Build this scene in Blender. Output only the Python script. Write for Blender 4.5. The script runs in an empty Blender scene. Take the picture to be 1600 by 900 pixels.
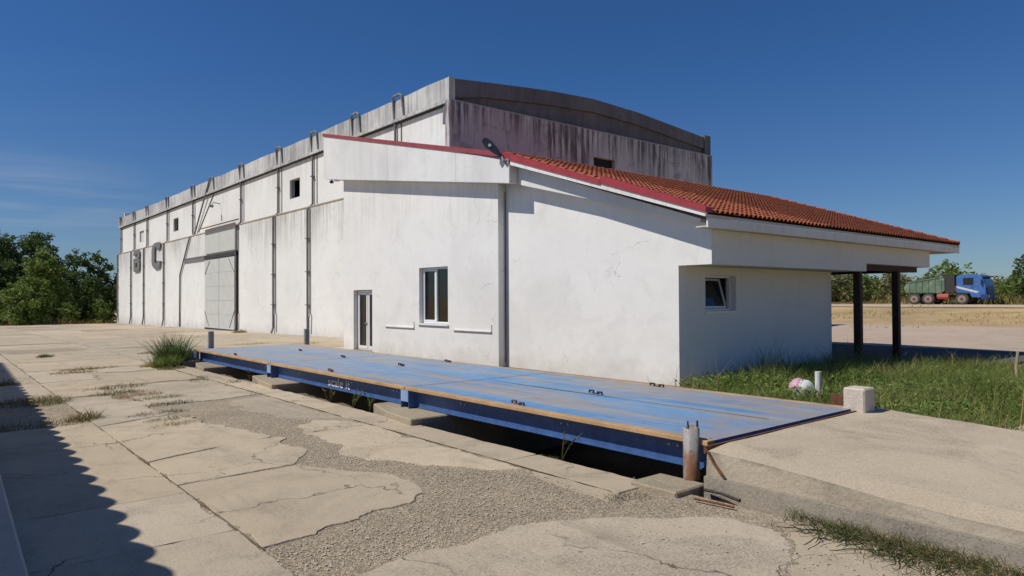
import bpy, bmesh, math, random
import numpy as np
from mathutils import Vector, Matrix
R_ = math.radians
rng = np.random.default_rng(7)
random.seed(7)
S = bpy.context.scene
COL = S.collection

# ------------------------------------------------------------------ camera
cam_d = bpy.data.cameras.new('camera')
cam = bpy.data.objects.new('camera', cam_d)
COL.objects.link(cam)
S.camera = cam
cam_d.sensor_width = 36.0
cam_d.lens = 36.0 * 1090 / 1600
cam_d.clip_start = 0.05
cam_d.clip_end = 4000
yaw, pit, rol = R_(39.9), R_(.85), R_(-.3)
fw = Vector((math.sin(yaw) * math.cos(pit), math.cos(yaw) * math.cos(pit), math.sin(pit)))
rt = Vector((math.cos(yaw), -math.sin(yaw), 0))
up = rt.cross(fw)
rt2 = rt * math.cos(rol) + up * math.sin(rol)
up2 = -rt * math.sin(rol) + up * math.cos(rol)
M = Matrix((rt2, up2, -fw)).transposed().to_4x4()
M.translation = Vector((0, 0, 1.92))
cam.matrix_world = M

# ------------------------------------------------------------------ sky and sun
SUN = Vector((-1.0, 0.47, 1.32)).normalized()
W = bpy.data.worlds.new('World')
S.world = W
W.use_nodes = True
wn = W.node_tree.nodes
wl = W.node_tree.links
bg = wn['Background']
sky = wn.new('ShaderNodeTexSky')
sky.sky_type = 'NISHITA'
sky.sun_disc = False
sky.sun_elevation = math.asin(SUN.z)
sky.sun_rotation = math.atan2(SUN.x, SUN.y)
sky.altitude = 200
sky.air_density = 1.0
sky.dust_density = 0.25
sky.ozone_density = 3.0
bg.inputs[1].default_value = 0.068
# thin cirrus low in the sky: stretched noise over the direction of view
tc = wn.new('ShaderNodeTexCoord')
mp = wn.new('ShaderNodeMapping')
mp.inputs['Scale'].default_value = (1.6, 1.6, 22.0)
mp.inputs['Rotation'].default_value = (R_(0), R_(-3.5), R_(0))
nz = wn.new('ShaderNodeTexNoise')
nz.inputs['Scale'].default_value = 1.6
nz.inputs['Detail'].default_value = 6
nz.inputs['Roughness'].default_value = .55
rp = wn.new('ShaderNodeMapRange')
rp.inputs[1].default_value = .36
rp.inputs[2].default_value = .68
sp = wn.new('ShaderNodeSeparateXYZ')
b1 = wn.new('ShaderNodeMapRange')
b1.inputs[1].default_value = .06
b1.inputs[2].default_value = .105
b2 = wn.new('ShaderNodeMapRange')
b2.inputs[1].default_value = .185
b2.inputs[2].default_value = .125
mu = wn.new('ShaderNodeMath'); mu.operation = 'MULTIPLY'
mu2 = wn.new('ShaderNodeMath'); mu2.operation = 'MULTIPLY'
mu3 = wn.new('ShaderNodeMath'); mu3.operation = 'MULTIPLY'; mu3.inputs[1].default_value = .65
mixc = wn.new('ShaderNodeMix'); mixc.data_type = 'RGBA'
mixc.inputs['B'].default_value = (7.0, 7.2, 7.8, 1)
hsv = wn.new('ShaderNodeHueSaturation')
hsv.inputs['Saturation'].default_value = 1.0
tint = wn.new('ShaderNodeMix'); tint.data_type = 'RGBA'; tint.blend_type = 'MULTIPLY'
tint.inputs['Factor'].default_value = 1.0
tz_ = wn.new('ShaderNodeMapRange'); tz_.inputs[1].default_value = 0.0; tz_.inputs[2].default_value = .30
tm = wn.new('ShaderNodeMix'); tm.data_type = 'RGBA'
tm.inputs['A'].default_value = (.60, .74, .97, 1); tm.inputs['B'].default_value = (.36, .68, 1.08, 1)
wl.new(tc.outputs['Generated'], mp.inputs[0]); wl.new(mp.outputs[0], nz.inputs['Vector'])
wl.new(nz.outputs[0], rp.inputs[0]); wl.new(tc.outputs['Generated'], sp.inputs[0])
wl.new(sp.outputs[2], b1.inputs[0]); wl.new(sp.outputs[2], b2.inputs[0])
wl.new(b1.outputs[0], mu.inputs[0]); wl.new(b2.outputs[0], mu.inputs[1])
wl.new(mu.outputs[0], mu2.inputs[0]); wl.new(rp.outputs[0], mu2.inputs[1])
dt = wn.new('ShaderNodeVectorMath'); dt.operation = 'DOT_PRODUCT'
dt.inputs[1].default_value = (math.sin(R_(-2)), math.cos(R_(-2)), 0)
wl.new(tc.outputs['Generated'], dt.inputs[0])
az = wn.new('ShaderNodeMapRange'); az.inputs[1].default_value = .955; az.inputs[2].default_value = .985
wl.new(dt.outputs['Value'], az.inputs[0])
mu4 = wn.new('ShaderNodeMath'); mu4.operation = 'MULTIPLY'
wl.new(mu2.outputs[0], mu4.inputs[0]); wl.new(az.outputs[0], mu4.inputs[1])
wl.new(mu4.outputs[0], mu3.inputs[0]); wl.new(mu3.outputs[0], mixc.inputs['Factor'])
wl.new(sky.outputs[0], hsv.inputs['Color']); wl.new(sp.outputs[2], tz_.inputs[0]); wl.new(tz_.outputs[0], tm.inputs['Factor']); wl.new(tm.outputs['Result'], tint.inputs['B'])
wl.new(hsv.outputs[0], tint.inputs['A']); wl.new(tint.outputs['Result'], mixc.inputs['A'])
wl.new(mixc.outputs['Result'], bg.inputs[0])
sd = bpy.data.lights.new('sun', 'SUN')
sd.energy = 3.85
sd.angle = R_(.53)
sd.color = (1.0, .95, .87)
so = bpy.data.objects.new('sun', sd)
COL.objects.link(so)
so.location = (-30, 14, 40)
so.rotation_euler = (-SUN).to_track_quat('-Z', 'Y').to_euler()
S.view_settings.view_transform = 'Standard'
S.view_settings.look = 'None'
S.view_settings.exposure = 0.0
S.view_settings.gamma = 1.0

# ------------------------------------------------------------------ materials
class Mat:
    def __init__(s, name, rough=.8, metal=0.0, spec=.4):
        s.m = bpy.data.materials.new(name)
        s.m.use_nodes = True
        s.n = s.m.node_tree.nodes
        s.l = s.m.node_tree.links
        s.b = s.n['Principled BSDF']
        s.b.inputs['Roughness'].default_value = rough
        s.b.inputs['Metallic'].default_value = metal
        s.b.inputs['Specular IOR Level'].default_value = spec
        s.geo = s.n.new('ShaderNodeNewGeometry')
        s.c = None
        s.h = None
    def noise(s, scale, detail=4, rough=.6, dist=0.0, vec=(1, 1, 1)):
        mp = s.n.new('ShaderNodeMapping')
        mp.inputs['Scale'].default_value = vec
        s.l.new(s.geo.outputs['Position'], mp.inputs[0])
        t = s.n.new('ShaderNodeTexNoise')
        t.inputs['Scale'].default_value = scale
        t.inputs['Detail'].default_value = detail
        t.inputs['Roughness'].default_value = rough
        t.inputs['Distortion'].default_value = dist
        s.l.new(mp.outputs[0], t.inputs['Vector'])
        return t.outputs[0]
    def voro(s, scale, feature='F1', vec=(1, 1, 1), warp=0.0):
        mp = s.n.new('ShaderNodeMapping')
        mp.inputs['Scale'].default_value = vec
        s.l.new(s.geo.outputs['Position'], mp.inputs[0])
        src = mp.outputs[0]
        if warp:
            t = s.n.new('ShaderNodeTexNoise'); t.inputs['Scale'].default_value = 2.5; t.inputs['Detail'].default_value = 5
            s.l.new(s.geo.outputs['Position'], t.inputs['Vector'])
            v = s.n.new('ShaderNodeVectorMath'); v.operation = 'SCALE'; v.inputs['Scale'].default_value = warp
            s.l.new(t.outputs['Color'], v.inputs[0])
            a = s.n.new('ShaderNodeVectorMath'); a.operation = 'ADD'
            s.l.new(src, a.inputs[0]); s.l.new(v.outputs[0], a.inputs[1]); src = a.outputs[0]
        t = s.n.new('ShaderNodeTexVoronoi')
        t.feature = feature
        t.inputs['Scale'].default_value = scale
        s.l.new(src, t.inputs['Vector'])
        return t.outputs['Distance'] if feature != 'COL' else t.outputs['Color']
    def ramp(s, v, lo, hi, a=0.0, b=1.0):
        r = s.n.new('ShaderNodeMapRange')
        r.inputs[1].default_value = lo; r.inputs[2].default_value = hi
        r.inputs[3].default_value = a; r.inputs[4].default_value = b
        s.l.new(v, r.inputs[0])
        return r.outputs[0]
    def mul(s, a, b, op='MULTIPLY'):
        m = s.n.new('ShaderNodeMath'); m.operation = op
        for i, x in enumerate((a, b)):
            if isinstance(x, (int, float)): m.inputs[i].default_value = x
            else: s.l.new(x, m.inputs[i])
        return m.outputs[0]
    def axis(s, i):
        q = s.n.new('ShaderNodeSeparateXYZ')
        s.l.new(s.geo.outputs['Position'], q.inputs[0])
        return q.outputs[i]
    def base(s, col):
        q = s.n.new('ShaderNodeRGB'); q.outputs[0].default_value = (*col, 1); s.c = q.outputs[0]; return s
    def mix(s, fac, col, blend='MIX'):
        m = s.n.new('ShaderNodeMix'); m.data_type = 'RGBA'; m.blend_type = blend
        if isinstance(fac, (int, float)): m.inputs['Factor'].default_value = fac
        else: s.l.new(fac, m.inputs['Factor'])
        s.l.new(s.c, m.inputs['A'])
        if isinstance(col, tuple): m.inputs['B'].default_value = (*col, 1)
        else: s.l.new(col, m.inputs['B'])
        s.c = m.outputs['Result']; return s
    def bump(s, h, strength=.4, dist=.02):
        b = s.n.new('ShaderNodeBump')
        b.inputs['Strength'].default_value = strength
        b.inputs['Distance'].default_value = dist
        s.l.new(h, b.inputs['Height'])
        if s.h is not None: s.l.new(s.h, b.inputs['Normal'])
        s.h = b.outputs[0]; return s
    def done(s, rough=None):
        s.l.new(s.c, s.b.inputs['Base Color'])
        if s.h is not None: s.l.new(s.h, s.b.inputs['Normal'])
        if rough is not None: s.l.new(rough, s.b.inputs['Roughness'])
        return s.m

def flat(name, col, rough=.6, metal=0.0, spec=.4, var=.25, scale=6, dirt=None):
    m = Mat(name, rough, metal, spec).base(col)
    dk = tuple(c * (1 - var) for c in col)
    m.mix(m.ramp(m.noise(scale, 5, .65), .35, .7), dk)
    if dirt: m.mix(m.ramp(m.noise(scale * 2.3, 6, .7), .55, .72), dirt)
    return m.done()

MT = {}
def concrete(name, a, b, c, speck=.35, crack=.0, gravel=0.0, bump=.5, stain=.6):
    m = Mat(name, .92, 0, .2).base(a)
    m.mix(m.ramp(m.noise(.55, 6, .6), .35, .68), b)
    m.mix(m.mul(m.ramp(m.noise(1.7, 7, .68, .6), .50, .74), stain), c)
    m.mix(m.mul(m.ramp(m.noise(.23, 4, .5, 1.0), .5, .7), .35), tuple(x * 1.12 for x in a))
    sp_ = m.noise(55, 3, .7)
    m.mix(m.mul(m.ramp(sp_, .54, .70), speck), tuple(x * .42 for x in c))
    m.mix(m.mul(m.ramp(sp_, .46, .30), speck * .7), tuple(min(1, x * 1.35) for x in a))
    wz = m.ramp(m.noise(.75, 7, .7, .6), .50, .60)
    ag = m.voro(45, 'F1')
    m.mix(m.mul(m.mul(m.ramp(ag, .30, .62), wz), .4 * (speck > .35)), tuple(x * .45 for x in c))
    m.mix(m.mul(m.mul(m.ramp(ag, .22, .06), wz), .4 * (speck > .35)), tuple(min(1, x * 1.3) for x in a))
    fs = m.noise(160, 2, .6)
    m.mix(m.mul(m.ramp(fs, .55, .72), speck * .6), tuple(x * .35 for x in c))
    pits = m.voro(9, 'F1', warp=.5)
    m.mix(m.mul(m.mul(m.ramp(pits, .14, .06), m.ramp(m.noise(1.1, 3), .48, .6)), .55), tuple(x * .35 for x in c))
    if crack:
        oi = m.n.new('ShaderNodeObjectInfo').outputs['Random']
        m.mix(m.mul(m.ramp(oi, .35, 1.0), .5), tuple(x * .82 for x in b))
        m.mix(m.mul(m.ramp(oi, .3, 0.0), .4), tuple(min(1, x * 1.1) for x in a))
        bl = m.mul(m.ramp(m.noise(1.25, 8, .78, .7), .56, .70), m.ramp(m.noise(.3, 3, .5), .42, .58))
        m.mix(m.mul(bl, .75), (.20, .165, .12))
        m.mix(m.mul(m.ramp(m.noise(4.5, 8, .8, .4), .60, .70), .6), tuple(x * .5 for x in c))
        m.mix(m.mul(m.ramp(m.noise(1.0, 6, .7, .3, (3.0, .35, 1)), .58, .70), .4), (.27, .22, .16))
        k = m.ramp(m.voro(.55, 'DISTANCE_TO_EDGE', warp=.55), .007, .0015)
        k = m.mul(k, m.ramp(m.noise(.5, 3), .47, .55))
        m.mix(m.mul(k, crack), tuple(x * .22 for x in c))
    if gravel:
        m.mix(m.mul(m.ramp(m.noise(.9, 8, .75, .5), .44, .66), .6 * (gravel > .4)), tuple(x * .95 for x in c))
        m.mix(m.mul(m.ramp(m.noise(2.1, 8, .75, .5), .55, .68), .7 * (gravel > .4)), tuple(min(1, x * 1.15) for x in a))
        g = m.voro(60, 'F1')
        m.mix(m.mul(m.ramp(g, .25, .6), gravel), tuple(x * .28 for x in c))
        gc = m.n.new('ShaderNodeTexVoronoi'); gc.inputs['Scale'].default_value = 60
        m.l.new(m.geo.outputs['Position'], gc.inputs['Vector'])
        hs = m.n.new('ShaderNodeSeparateColor'); m.l.new(gc.outputs['Color'], hs.inputs[0])
        m.mix(m.mul(m.ramp(hs.outputs[0], .6, .95), gravel * .8), tuple(min(1, x * 1.4) for x in a))
        m.bump(m.ramp(g, 0, .6, 1, 0), .5, .012)
    m.bump(m.noise(9, 8, .72), bump, .03)
    m.bump(sp_, bump * .6, .006)
    return m.done()

MT['slab'] = concrete('yard_concrete', (.58, .48, .34), (.49, .40, .285), (.36, .295, .215), .5, .8, 0, .3, .65)
MT['slab2'] = concrete('yard_concrete_grey', (.54, .455, .34), (.46, .385, .285), (.33, .28, .21), .6, .8, 0, .35, .7)
MT['rough'] = concrete('worn_concrete', (.42, .35, .26), (.33, .27, .20), (.25, .21, .165), .75, 0, .55, .9)
MT['gravel'] = concrete('gravel_bed', (.58, .475, .34), (.50, .41, .29), (.36, .29, .205), .9, 0, .6, .9)
MT['ramp'] = concrete('ramp_concrete', (.57, .47, .335), (.48, .39, .28), (.38, .31, .22), .55, .0, .0, .3, .5)
MT['pier'] = concrete('pier_concrete', (.42, .35, .25), (.34, .28, .2), (.24, .2, .15), .4, .0, 0, .8)
MT['block'] = concrete('block_concrete', (.62, .54, .46), (.55, .48, .40), (.45, .38, .32), .3, 0, 0, .6)
MT['shadow_paving'] = concrete('dark_shadow_paving', (.13, .12, .11), (.10, .095, .09), (.07, .065, .06), .5, 0)  # dark ground tone with the carport shadow put into its colour
MT['apron'] = concrete('apron_concrete', (.52, .41, .31), (.46, .36, .27), (.36, .28, .21), .2, .5)
MT['formed_low'] = concrete('lower_formed_concrete', (.40, .355, .285), (.34, .30, .245), (.25, .22, .18), .6, 0, 0, .6, .8)
MT['formed'] = (lambda m: (m.base((.45, .385, .295)).mix(m.ramp(m.noise(.9, 5), .4, .65), (.37, .315, .24)),
    m.mix(m.mul(m.ramp(m.noise(1.2, 7, .7, .5, (1, 1.3, .7)), .52, .66), .6), (.24, .21, .165)),
    m.mix(m.mul(m.ramp(m.noise(50, 3, .7), .55, .7), .5), (.16, .14, .11)),
    m.mix(m.mul(m.ramp(m.mul(m.axis(2), m.mul(m.axis(1), .055), 'SUBTRACT'), .12, .19), m.ramp(m.noise(2.2, 7, .75), .42, .55)), (.17, .15, .115)), m.bump(m.noise(12, 8, .7), .8, .03), m.done())[-1])(Mat('formed_concrete', .9, 0, .2))

def plaster(name, a, b, streak, sscale, thr, zlo=None, zhi=None, amt=.7, patch=None, bump=.25, base_dirt=None, cracks=0):
    m = Mat(name, .85, 0, .25).base(a)
    m.mix(m.ramp(m.noise(.35, 6, .6), .38, .7), b)
    m.mix(m.mul(m.ramp(m.noise(2.2, 6, .7), .52, .75), .35), tuple(x * .86 for x in b))
    if patch:
        m.mix(m.mul(m.ramp(m.noise(1.1, 7, .72, .8), .54, .66), patch[1]), patch[0])
    k = m.ramp(m.mul(m.noise(1.0, 7, .72, .15, sscale), m.mul(m.noise(.35, 3, .5), .35, 'MULTIPLY'), 'ADD'), thr[0], thr[1])
    if zlo is not None:
        k = m.mul(k, m.ramp(m.mul(m.axis(2), m.ramp(m.noise(1.3, 4, .6, 0, (1, 1, .1)), .3, .7, -.5, .5), 'ADD'), zlo, zhi))
    m.mix(m.mul(k, amt), streak)
    if base_dirt:
        z = m.mul(m.axis(2), m.ramp(m.noise(1.6, 6, .7), .3, .7, -.35, .35), 'ADD')
        m.mix(m.mul(m.ramp(z, base_dirt[1], base_dirt[0]), base_dirt[2]), base_dirt[3])
    if cracks:
        m.mix(m.mul(m.ramp(m.noise(3.2, 8, .8, .3), .60, .72), .4), tuple(x * .72 for x in b))
        m.mix(m.mul(m.ramp(m.noise(.45, 6, .65, .5), .52, .62), .3), tuple(x * .84 for x in b))
        c = m.mul(m.ramp(m.voro(.45, 'DISTANCE_TO_EDGE', warp=.7), .005, .0012), m.ramp(m.noise(.6, 3), .52, .6))
        m.mix(m.mul(c, cracks), tuple(x * .45 for x in b))
    m.bump(m.noise(14, 7, .7), bump, .01)
    m.bump(m.noise(1.2, 4, .5), bump, .06)
    return m.done()

MT['wall_w'] = plaster('warehouse_plaster', (.80, .785, .74), (.73, .715, .67), (.33, .32, .295), (14, 9, .25), (.58, .80), 4.3, 6.7, .8, ((.63, .615, .575), .55), .3, (-.8, .5, .6, (.36, .345, .32)))
MT['wall_u'] = plaster('warehouse_upper_plaster', (.80, .785, .745), (.74, .725, .685), (.45, .43, .40), (7, 5, .3), (.62, .84), 8.0, 9.8, .55, ((.66, .645, .61), .4))
MT['parapet'] = plaster('parapet_concrete', (.60, .59, .565), (.46, .455, .445), (.20, .20, .205), (5, 4, .3), (.60, .80), None, None, .7, ((.70, .685, .65), .7), .5)
MT['ledge'] = plaster('grimy_ledge', (.46, .385, .28), (.38, .31, .22), (.25, .2, .14), (3, 3, 1), (.6, .8), None, None, .6)
MT['arch'] = plaster('arch_concrete', (.185, .18, .19), (.14, .138, .15), (.09, .09, .095), (2, 2, .5), (.6, .8), None, None, .5, ((.22, .21, .215), .5), .6)
MT['wall_o'] = plaster('office_plaster', (.82, .80, .755), (.77, .75, .705), (.46, .44, .40), (6, 5, .22), (.64, .90), 3.2, 5.8, .32, ((.69, .675, .635), .5), .25, (-.25, .45, .5, (.46, .42, .36)), .5)
MT['fascia'] = plaster('fascia_plaster', (.78, .77, .74), (.69, .68, .66), (.50, .48, .45), (3, 2, .12), (.62, .90), None, None, .35, None, .25, None, .3)
MT['white'] = plaster('white_board', (.82, .80, .76), (.77, .75, .71), (.5, .45, .38), (6, 6, .6), (.68, .85), None, None, .4)
MT['wall_s'] = plaster('side_plaster', (.78, .765, .73), (.74, .725, .69), (.6, .56, .5), (2, 2, .3), (.7, .9), None, None, .3, None, .2)

def gable_mat():
    m = Mat('gable_plaster', .9, 0, .2).base((.54, .455, .48))
    x = m.mul(m.axis(0), m.ramp(m.noise(.5, 5), .3, .7, -2.5, 2.5), 'ADD')
    m.mix(m.ramp(x, 19.5, 24.0), (.60, .585, .57))
    m.mix(m.mul(m.ramp(m.noise(.8, 6, .6), .45, .7), .5), (.56, .52, .51))
    # black mould dripping from the top edge
    d = m.noise(1.0, 8, .75, .1, (4.0, 4.0, .2))
    z = m.mul(m.axis(2), m.ramp(m.noise(.7, 4, .6, 0, (1, 1, .1)), .3, .7, -1.4, 1.4), 'ADD')
    m.mix(m.mul(m.mul(m.ramp(d, .46, .55), m.ramp(z, 7.7, 9.5)), .9), (.10, .085, .085))
    m.mix(m.mul(m.ramp(m.noise(1.3, 8, .78, .8), .53, .62), .55), (.2, .175, .17))
    d2 = m.noise(1.0, 8, .8, .2, (8.0, 8.0, .5))
    m.mix(m.mul(m.mul(m.ramp(d2, .50, .58), m.ramp(z, 8.3, 9.7)), .8), (.10, .085, .08))
    m.mix(m.mul(m.mul(m.ramp(d2, .45, .38), m.ramp(z, 7.6, 9.3)), .75), (.74, .71, .69))
    m.mix(m.ramp(m.axis(2), 9.80, 9.9), (.42, .39, .37))
    m.bump(m.noise(7, 8, .75), .6, .03)
    return m.done()
MT['gable'] = gable_mat()

def deck_mat():
    m = Mat('worn_blue_deck_paint', .5, 0, .45).base((.095, .265, .50))
    m.mix(m.ramp(m.noise(1.0, 6, .6, .2, (2.2, .3, 1)), .40, .70), (.17, .355, .57))
    m.mix(m.mul(m.ramp(m.noise(7, 6, .7, 0, (1.5, .6, 1)), .52, .68), .35), (.05, .15, .34))
    m.mix(m.mul(m.ramp(m.noise(1.0, 7, .62, .3, (3.4, .24, 1)), .475, .60), .8), (.38, .315, .24))
    m.mix(m.mul(m.ramp(m.noise(1.3, 7, .65, .3, (4.5, .35, 1)), .56, .70), .65), (.28, .20, .15))
    m.mix(m.mul(m.ramp(m.noise(1.0, 6, .6, .2, (6.0, .5, 1)), .60, .70), .5), (.50, .50, .48))
    for xc in (6.95, 8.75):
        dx = m.mul(m.mul(m.axis(0), xc, 'SUBTRACT'), 0, 'ADD'); ab = m.n.new('ShaderNodeMath'); ab.operation = 'ABSOLUTE'; m.l.new(dx, ab.inputs[0])
        m.mix(m.mul(m.mul(m.ramp(ab.outputs[0], .42, .12), m.ramp(m.noise(1.6, 8, .75, .3, (4, .25, 1)), .42, .58)), .4), (.36, .31, .25))
    m.mix(m.mul(m.ramp(m.noise(2.2, 8, .8, .3, (3.5, .8, 1)), .60, .66), .8), (.22, .13, .085))
    m.mix(m.mul(m.ramp(m.noise(1.6, 7, .7, .2, (7, .35, 1)), .62, .70), .7), (.52, .53, .52))
    y = m.mul(m.axis(1), m.ramp(m.noise(1.4, 6, .65), .3, .7, -1.3, 1.3), 'ADD')
    m.mix(m.mul(m.ramp(y, 5.0, 4.0), .5), (.40, .30, .21))
    y2 = m.mul(m.axis(1), m.ramp(m.noise(.8, 6, .65), .3, .7, -4, 4), 'ADD')
    m.mix(m.mul(m.ramp(y2, 10.0, 22.0), .7), (.37, .365, .36))
    m.mix(m.mul(m.ramp(m.noise(40, 3, .7), .60, .75), .35), (.10, .09, .085))
    m.bump(m.noise(25, 5, .7), .15, .004)
    m.bump(m.noise(.9, 3, .5), .25, .04)
    return m.done(m.ramp(m.noise(3, 5), .3, .7, .42, .72))
MT['deck'] = deck_mat()
MT['blue'] = flat('blue_beam_paint', (.065, .15, .38), .5, 0, .4, .35, 5, (.05, .07, .16))
MT['pale_blue'] = flat('pale_blue_plate', (.27, .40, .62), .55, 0, .4, .2, 5)
MT['ochre'] = flat('ochre_worn_edge_paint', (.54, .35, .18), .75, 0, .3, .35, 3, (.38, .27, .20))
MT['rust'] = flat('rust', (.20, .09, .05), .9, 0, .2, .45, 14, (.12, .05, .03))
def rusty_pipe():
    m = Mat('rusty_grey_pipe', .6, .1, .4).base((.30, .285, .27))
    m.mix(m.ramp(m.noise(4.5, 7, .65, .3, (1, 1, .35)), .48, .58), (.25, .115, .06))
    m.mix(m.mul(m.ramp(m.noise(22, 5, .7), .56, .66), .8), (.13, .07, .045))
    m.bump(m.noise(30, 5, .7), .4, .004)
    return m.done()
MT['rpipe'] = rusty_pipe()
MT['grey'] = flat('grey_pipe_paint', (.23, .225, .22), .6, .0, .4, .35, 3, (.27, .26, .25))
MT['post'] = flat('grey_post_paint', (.27, .255, .255), .7, 0, .3, .3, 9, (.2, .17, .15))
MT['letter'] = flat('dark_grey_letter', (.20, .20, .195), .75, 0, .3, .3, 3)
MT['door'] = flat('pale_grey_door_sheet', (.58, .58, .53), .6, 0, .35, .1, 2, (.47, .46, .42))
MT['dark'] = flat('dark_gap', (.045, .042, .04), .8)
MT['iron'] = flat('dark_iron', (.06, .05, .045), .7, .3, .4, .4, 9, (.18, .09, .05))
MT['red'] = flat('red_roof_trim', (.40, .045, .05), .45, 0, .45, .25, 3, (.30, .04, .045))
MT['red2'] = flat('dusty_red_trim', (.33, .065, .07), .6, 0, .35, .25, 3, (.28, .08, .08))
MT['timber'] = flat('dark_brown_timber', (.055, .03, .022), .7, 0, .35, .35, 4)
MT['soffit'] = flat('soffit_board', (.62, .57, .50), .85, 0, .25, .15, 2)
MT['pvc'] = flat('white_pvc', (.80, .80, .79), .35, 0, .45, .05, 4)
MT['grey_frame'] = flat('grey_frame', (.28, .28, .27), .7)
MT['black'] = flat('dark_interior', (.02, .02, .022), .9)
MT['blind'] = flat('orange_curtain', (.75, .36, .08), .85, 0, .2, .2, 4)
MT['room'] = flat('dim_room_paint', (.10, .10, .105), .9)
MT['lamp'] = flat('dark_lamp_metal', (.035, .045, .075), .5, .2, .4)
MT['lens'] = flat('pale_lens', (.62, .62, .55), .3)
MT['soil'] = concrete('soil', (.34, .26, .17), (.27, .205, .135), (.17, .13, .09), .6, 0, .3, 1.0)
MT['joint'] = flat('dark_joint_dirt', (.20, .16, .11), .95, 0, .1, .4, 9, (.22, .19, .10))
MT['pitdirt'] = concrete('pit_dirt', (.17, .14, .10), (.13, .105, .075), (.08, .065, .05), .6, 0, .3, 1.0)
MT['road'] = concrete('dirt_track', (.58, .46, .33), (.50, .39, .27), (.40, .31, .21), .3)
def field_mat():
    m = Mat('dry_field', .95, 0, .15).base((.60, .42, .20))
    m.mix(m.ramp(m.noise(.12, 6, .6), .40, .62), (.40, .29, .16))
    m.mix(m.mul(m.ramp(m.noise(.5, 7, .7), .50, .66), .8), (.52, .40, .25))
    m.mix(m.mul(m.ramp(m.noise(.22, 6, .65, .5), .54, .66), .75), (.22, .21, .075))
    m.mix(m.mul(m.ramp(m.noise(9, 5, .7), .5, .7), .4), (.25, .18, .09))
    m.bump(m.noise(6, 8, .75), .8, .08)
    return m.done()
MT['field'] = field_mat()

def tile_mat():
    m = Mat('terracotta_tile', .8, 0, .25).base((.36, .11, .052))
    r = m.n.new('ShaderNodeObjectInfo').outputs['Random']
    ri = m.geo.outputs['Random Per Island']
    k = m.mul(r, ri, 'ADD')
    fr = m.n.new('ShaderNodeMath'); fr.operation = 'FRACT'; m.l.new(k, fr.inputs[0])
    m.mix(m.ramp(fr.outputs[0], .1, 1.0), (.30, .075, .035))
    m.mix(m.mul(m.ramp(fr.outputs[0], .75, 1.0), .6), (.44, .165, .085))
    m.mix(m.mul(m.ramp(m.noise(1.2, 6, .7), .5, .7), .45), (.20, .075, .045))
    m.mix(m.mul(m.ramp(m.noise(30, 4, .7), .55, .7), .3), (.12, .05, .03))
    return m.done()
MT['tile'] = tile_mat()
MT['pan'] = flat('gap_shade_pan_tile', (.12, .045, .028), .9, 0, .2, .4, 6)  # tile colour darkened to paint the shade in the gaps between tiles

def leaf_mat(name, cols, trans=.3, rough=.6):
    m = Mat(name, rough, 0, .3).base(cols[0])
    ri = m.geo.outputs['Random Per Island']
    m.mix(m.ramp(ri, .2, .9), cols[1])
    m.mix(m.mul(m.ramp(ri, .85, .9), .8), cols[2])
    m.mix(m.mul(m.ramp(m.noise(.5, 3), .42, .62), .5), cols[2])
    mat = m.done()
    t = m.n.new('ShaderNodeBsdfTranslucent'); m.l.new(m.c, t.inputs[0])
    mx = m.n.new('ShaderNodeMixShader'); mx.inputs[0].default_value = trans
    m.l.new(m.b.outputs[0], mx.inputs[1]); m.l.new(t.outputs[0], mx.inputs[2])
    m.l.new(mx.outputs[0], m.n['Material Output'].inputs[0])
    return mat
MT['leaf_dark'] = leaf_mat('dark_foliage', ((.10, .155, .04), (.055, .10, .028), (.16, .21, .055)))
MT['leaf_mid'] = leaf_mat('mid_foliage', ((.17, .25, .048), (.10, .17, .034), (.26, .32, .08)))
MT['leaf_olive'] = leaf_mat('olive_foliage', ((.20, .205, .08), (.14, .155, .06), (.30, .26, .12)))
MT['grass'] = leaf_mat('green_grass', ((.175, .24, .05), (.115, .175, .035), (.36, .34, .12)), .4)
MT['reed'] = leaf_mat('reed_green', ((.085, .16, .04), (.06, .12, .03), (.20, .22, .09)), .35)
MT['weed'] = leaf_mat('weed_mixed', ((.19, .17, .055), (.10, .11, .03), (.36, .25, .10)), .3)
MT['straw'] = leaf_mat('straw', ((.44, .30, .12), (.33, .22, .09), (.52, .40, .2)), .25)
MT['creep'] = leaf_mat('creeping_weed', ((.085, .105, .03), (.05, .068, .02), (.16, .115, .05)), .2)
MT['bark'] = flat('bark', (.11, .085, .06), .95, 0, .2, .4, 8)
def glass_mat():
    m = Mat('window_glass', .03, 0, .5).base((.02, .024, .028)); mat = m.done()
    t = m.n.new('ShaderNodeBsdfTransparent'); t.inputs[0].default_value = (.78, .8, .82, 1)
    g = m.n.new('ShaderNodeBsdfGlossy'); g.inputs['Roughness'].default_value = .03
    f = m.n.new('ShaderNodeFresnel'); f.inputs[0].default_value = 1.5
    a = m.mul(f.outputs[0], 1.6)
    mx = m.n.new('ShaderNodeMixShader'); m.l.new(a, mx.inputs[0])
    m.l.new(t.outputs[0], mx.inputs[1]); m.l.new(g.outputs[0], mx.inputs[2])
    m.l.new(mx.outputs[0], m.n['Material Output'].inputs[0]); return mat
MT['glass'] = glass_mat()
MT['cab'] = flat('blue_truck_paint', (.05, .16, .44), .5, 0, .4, .25, 2, (.20, .24, .33))
MT['cabdark'] = flat('dark_blue_bumper', (.02, .05, .18), .5)
MT['tipper'] = flat('faded_green_tipper', (.14, .22, .15), .8, 0, .25, .35, 1.0, (.36, .34, .27))
MT['tyre'] = flat('tyre_rubber', (.09, .08, .07), .95)
MT['hub'] = flat('dusty_hub', (.33, .26, .23), .8, 0, .3, .3, 5, (.30, .12, .1))
MT['tank'] = flat('red_tank_paint', (.45, .10, .07), .6)
MT['pale'] = flat('pale_stripe', (.62, .66, .72), .5)
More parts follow.
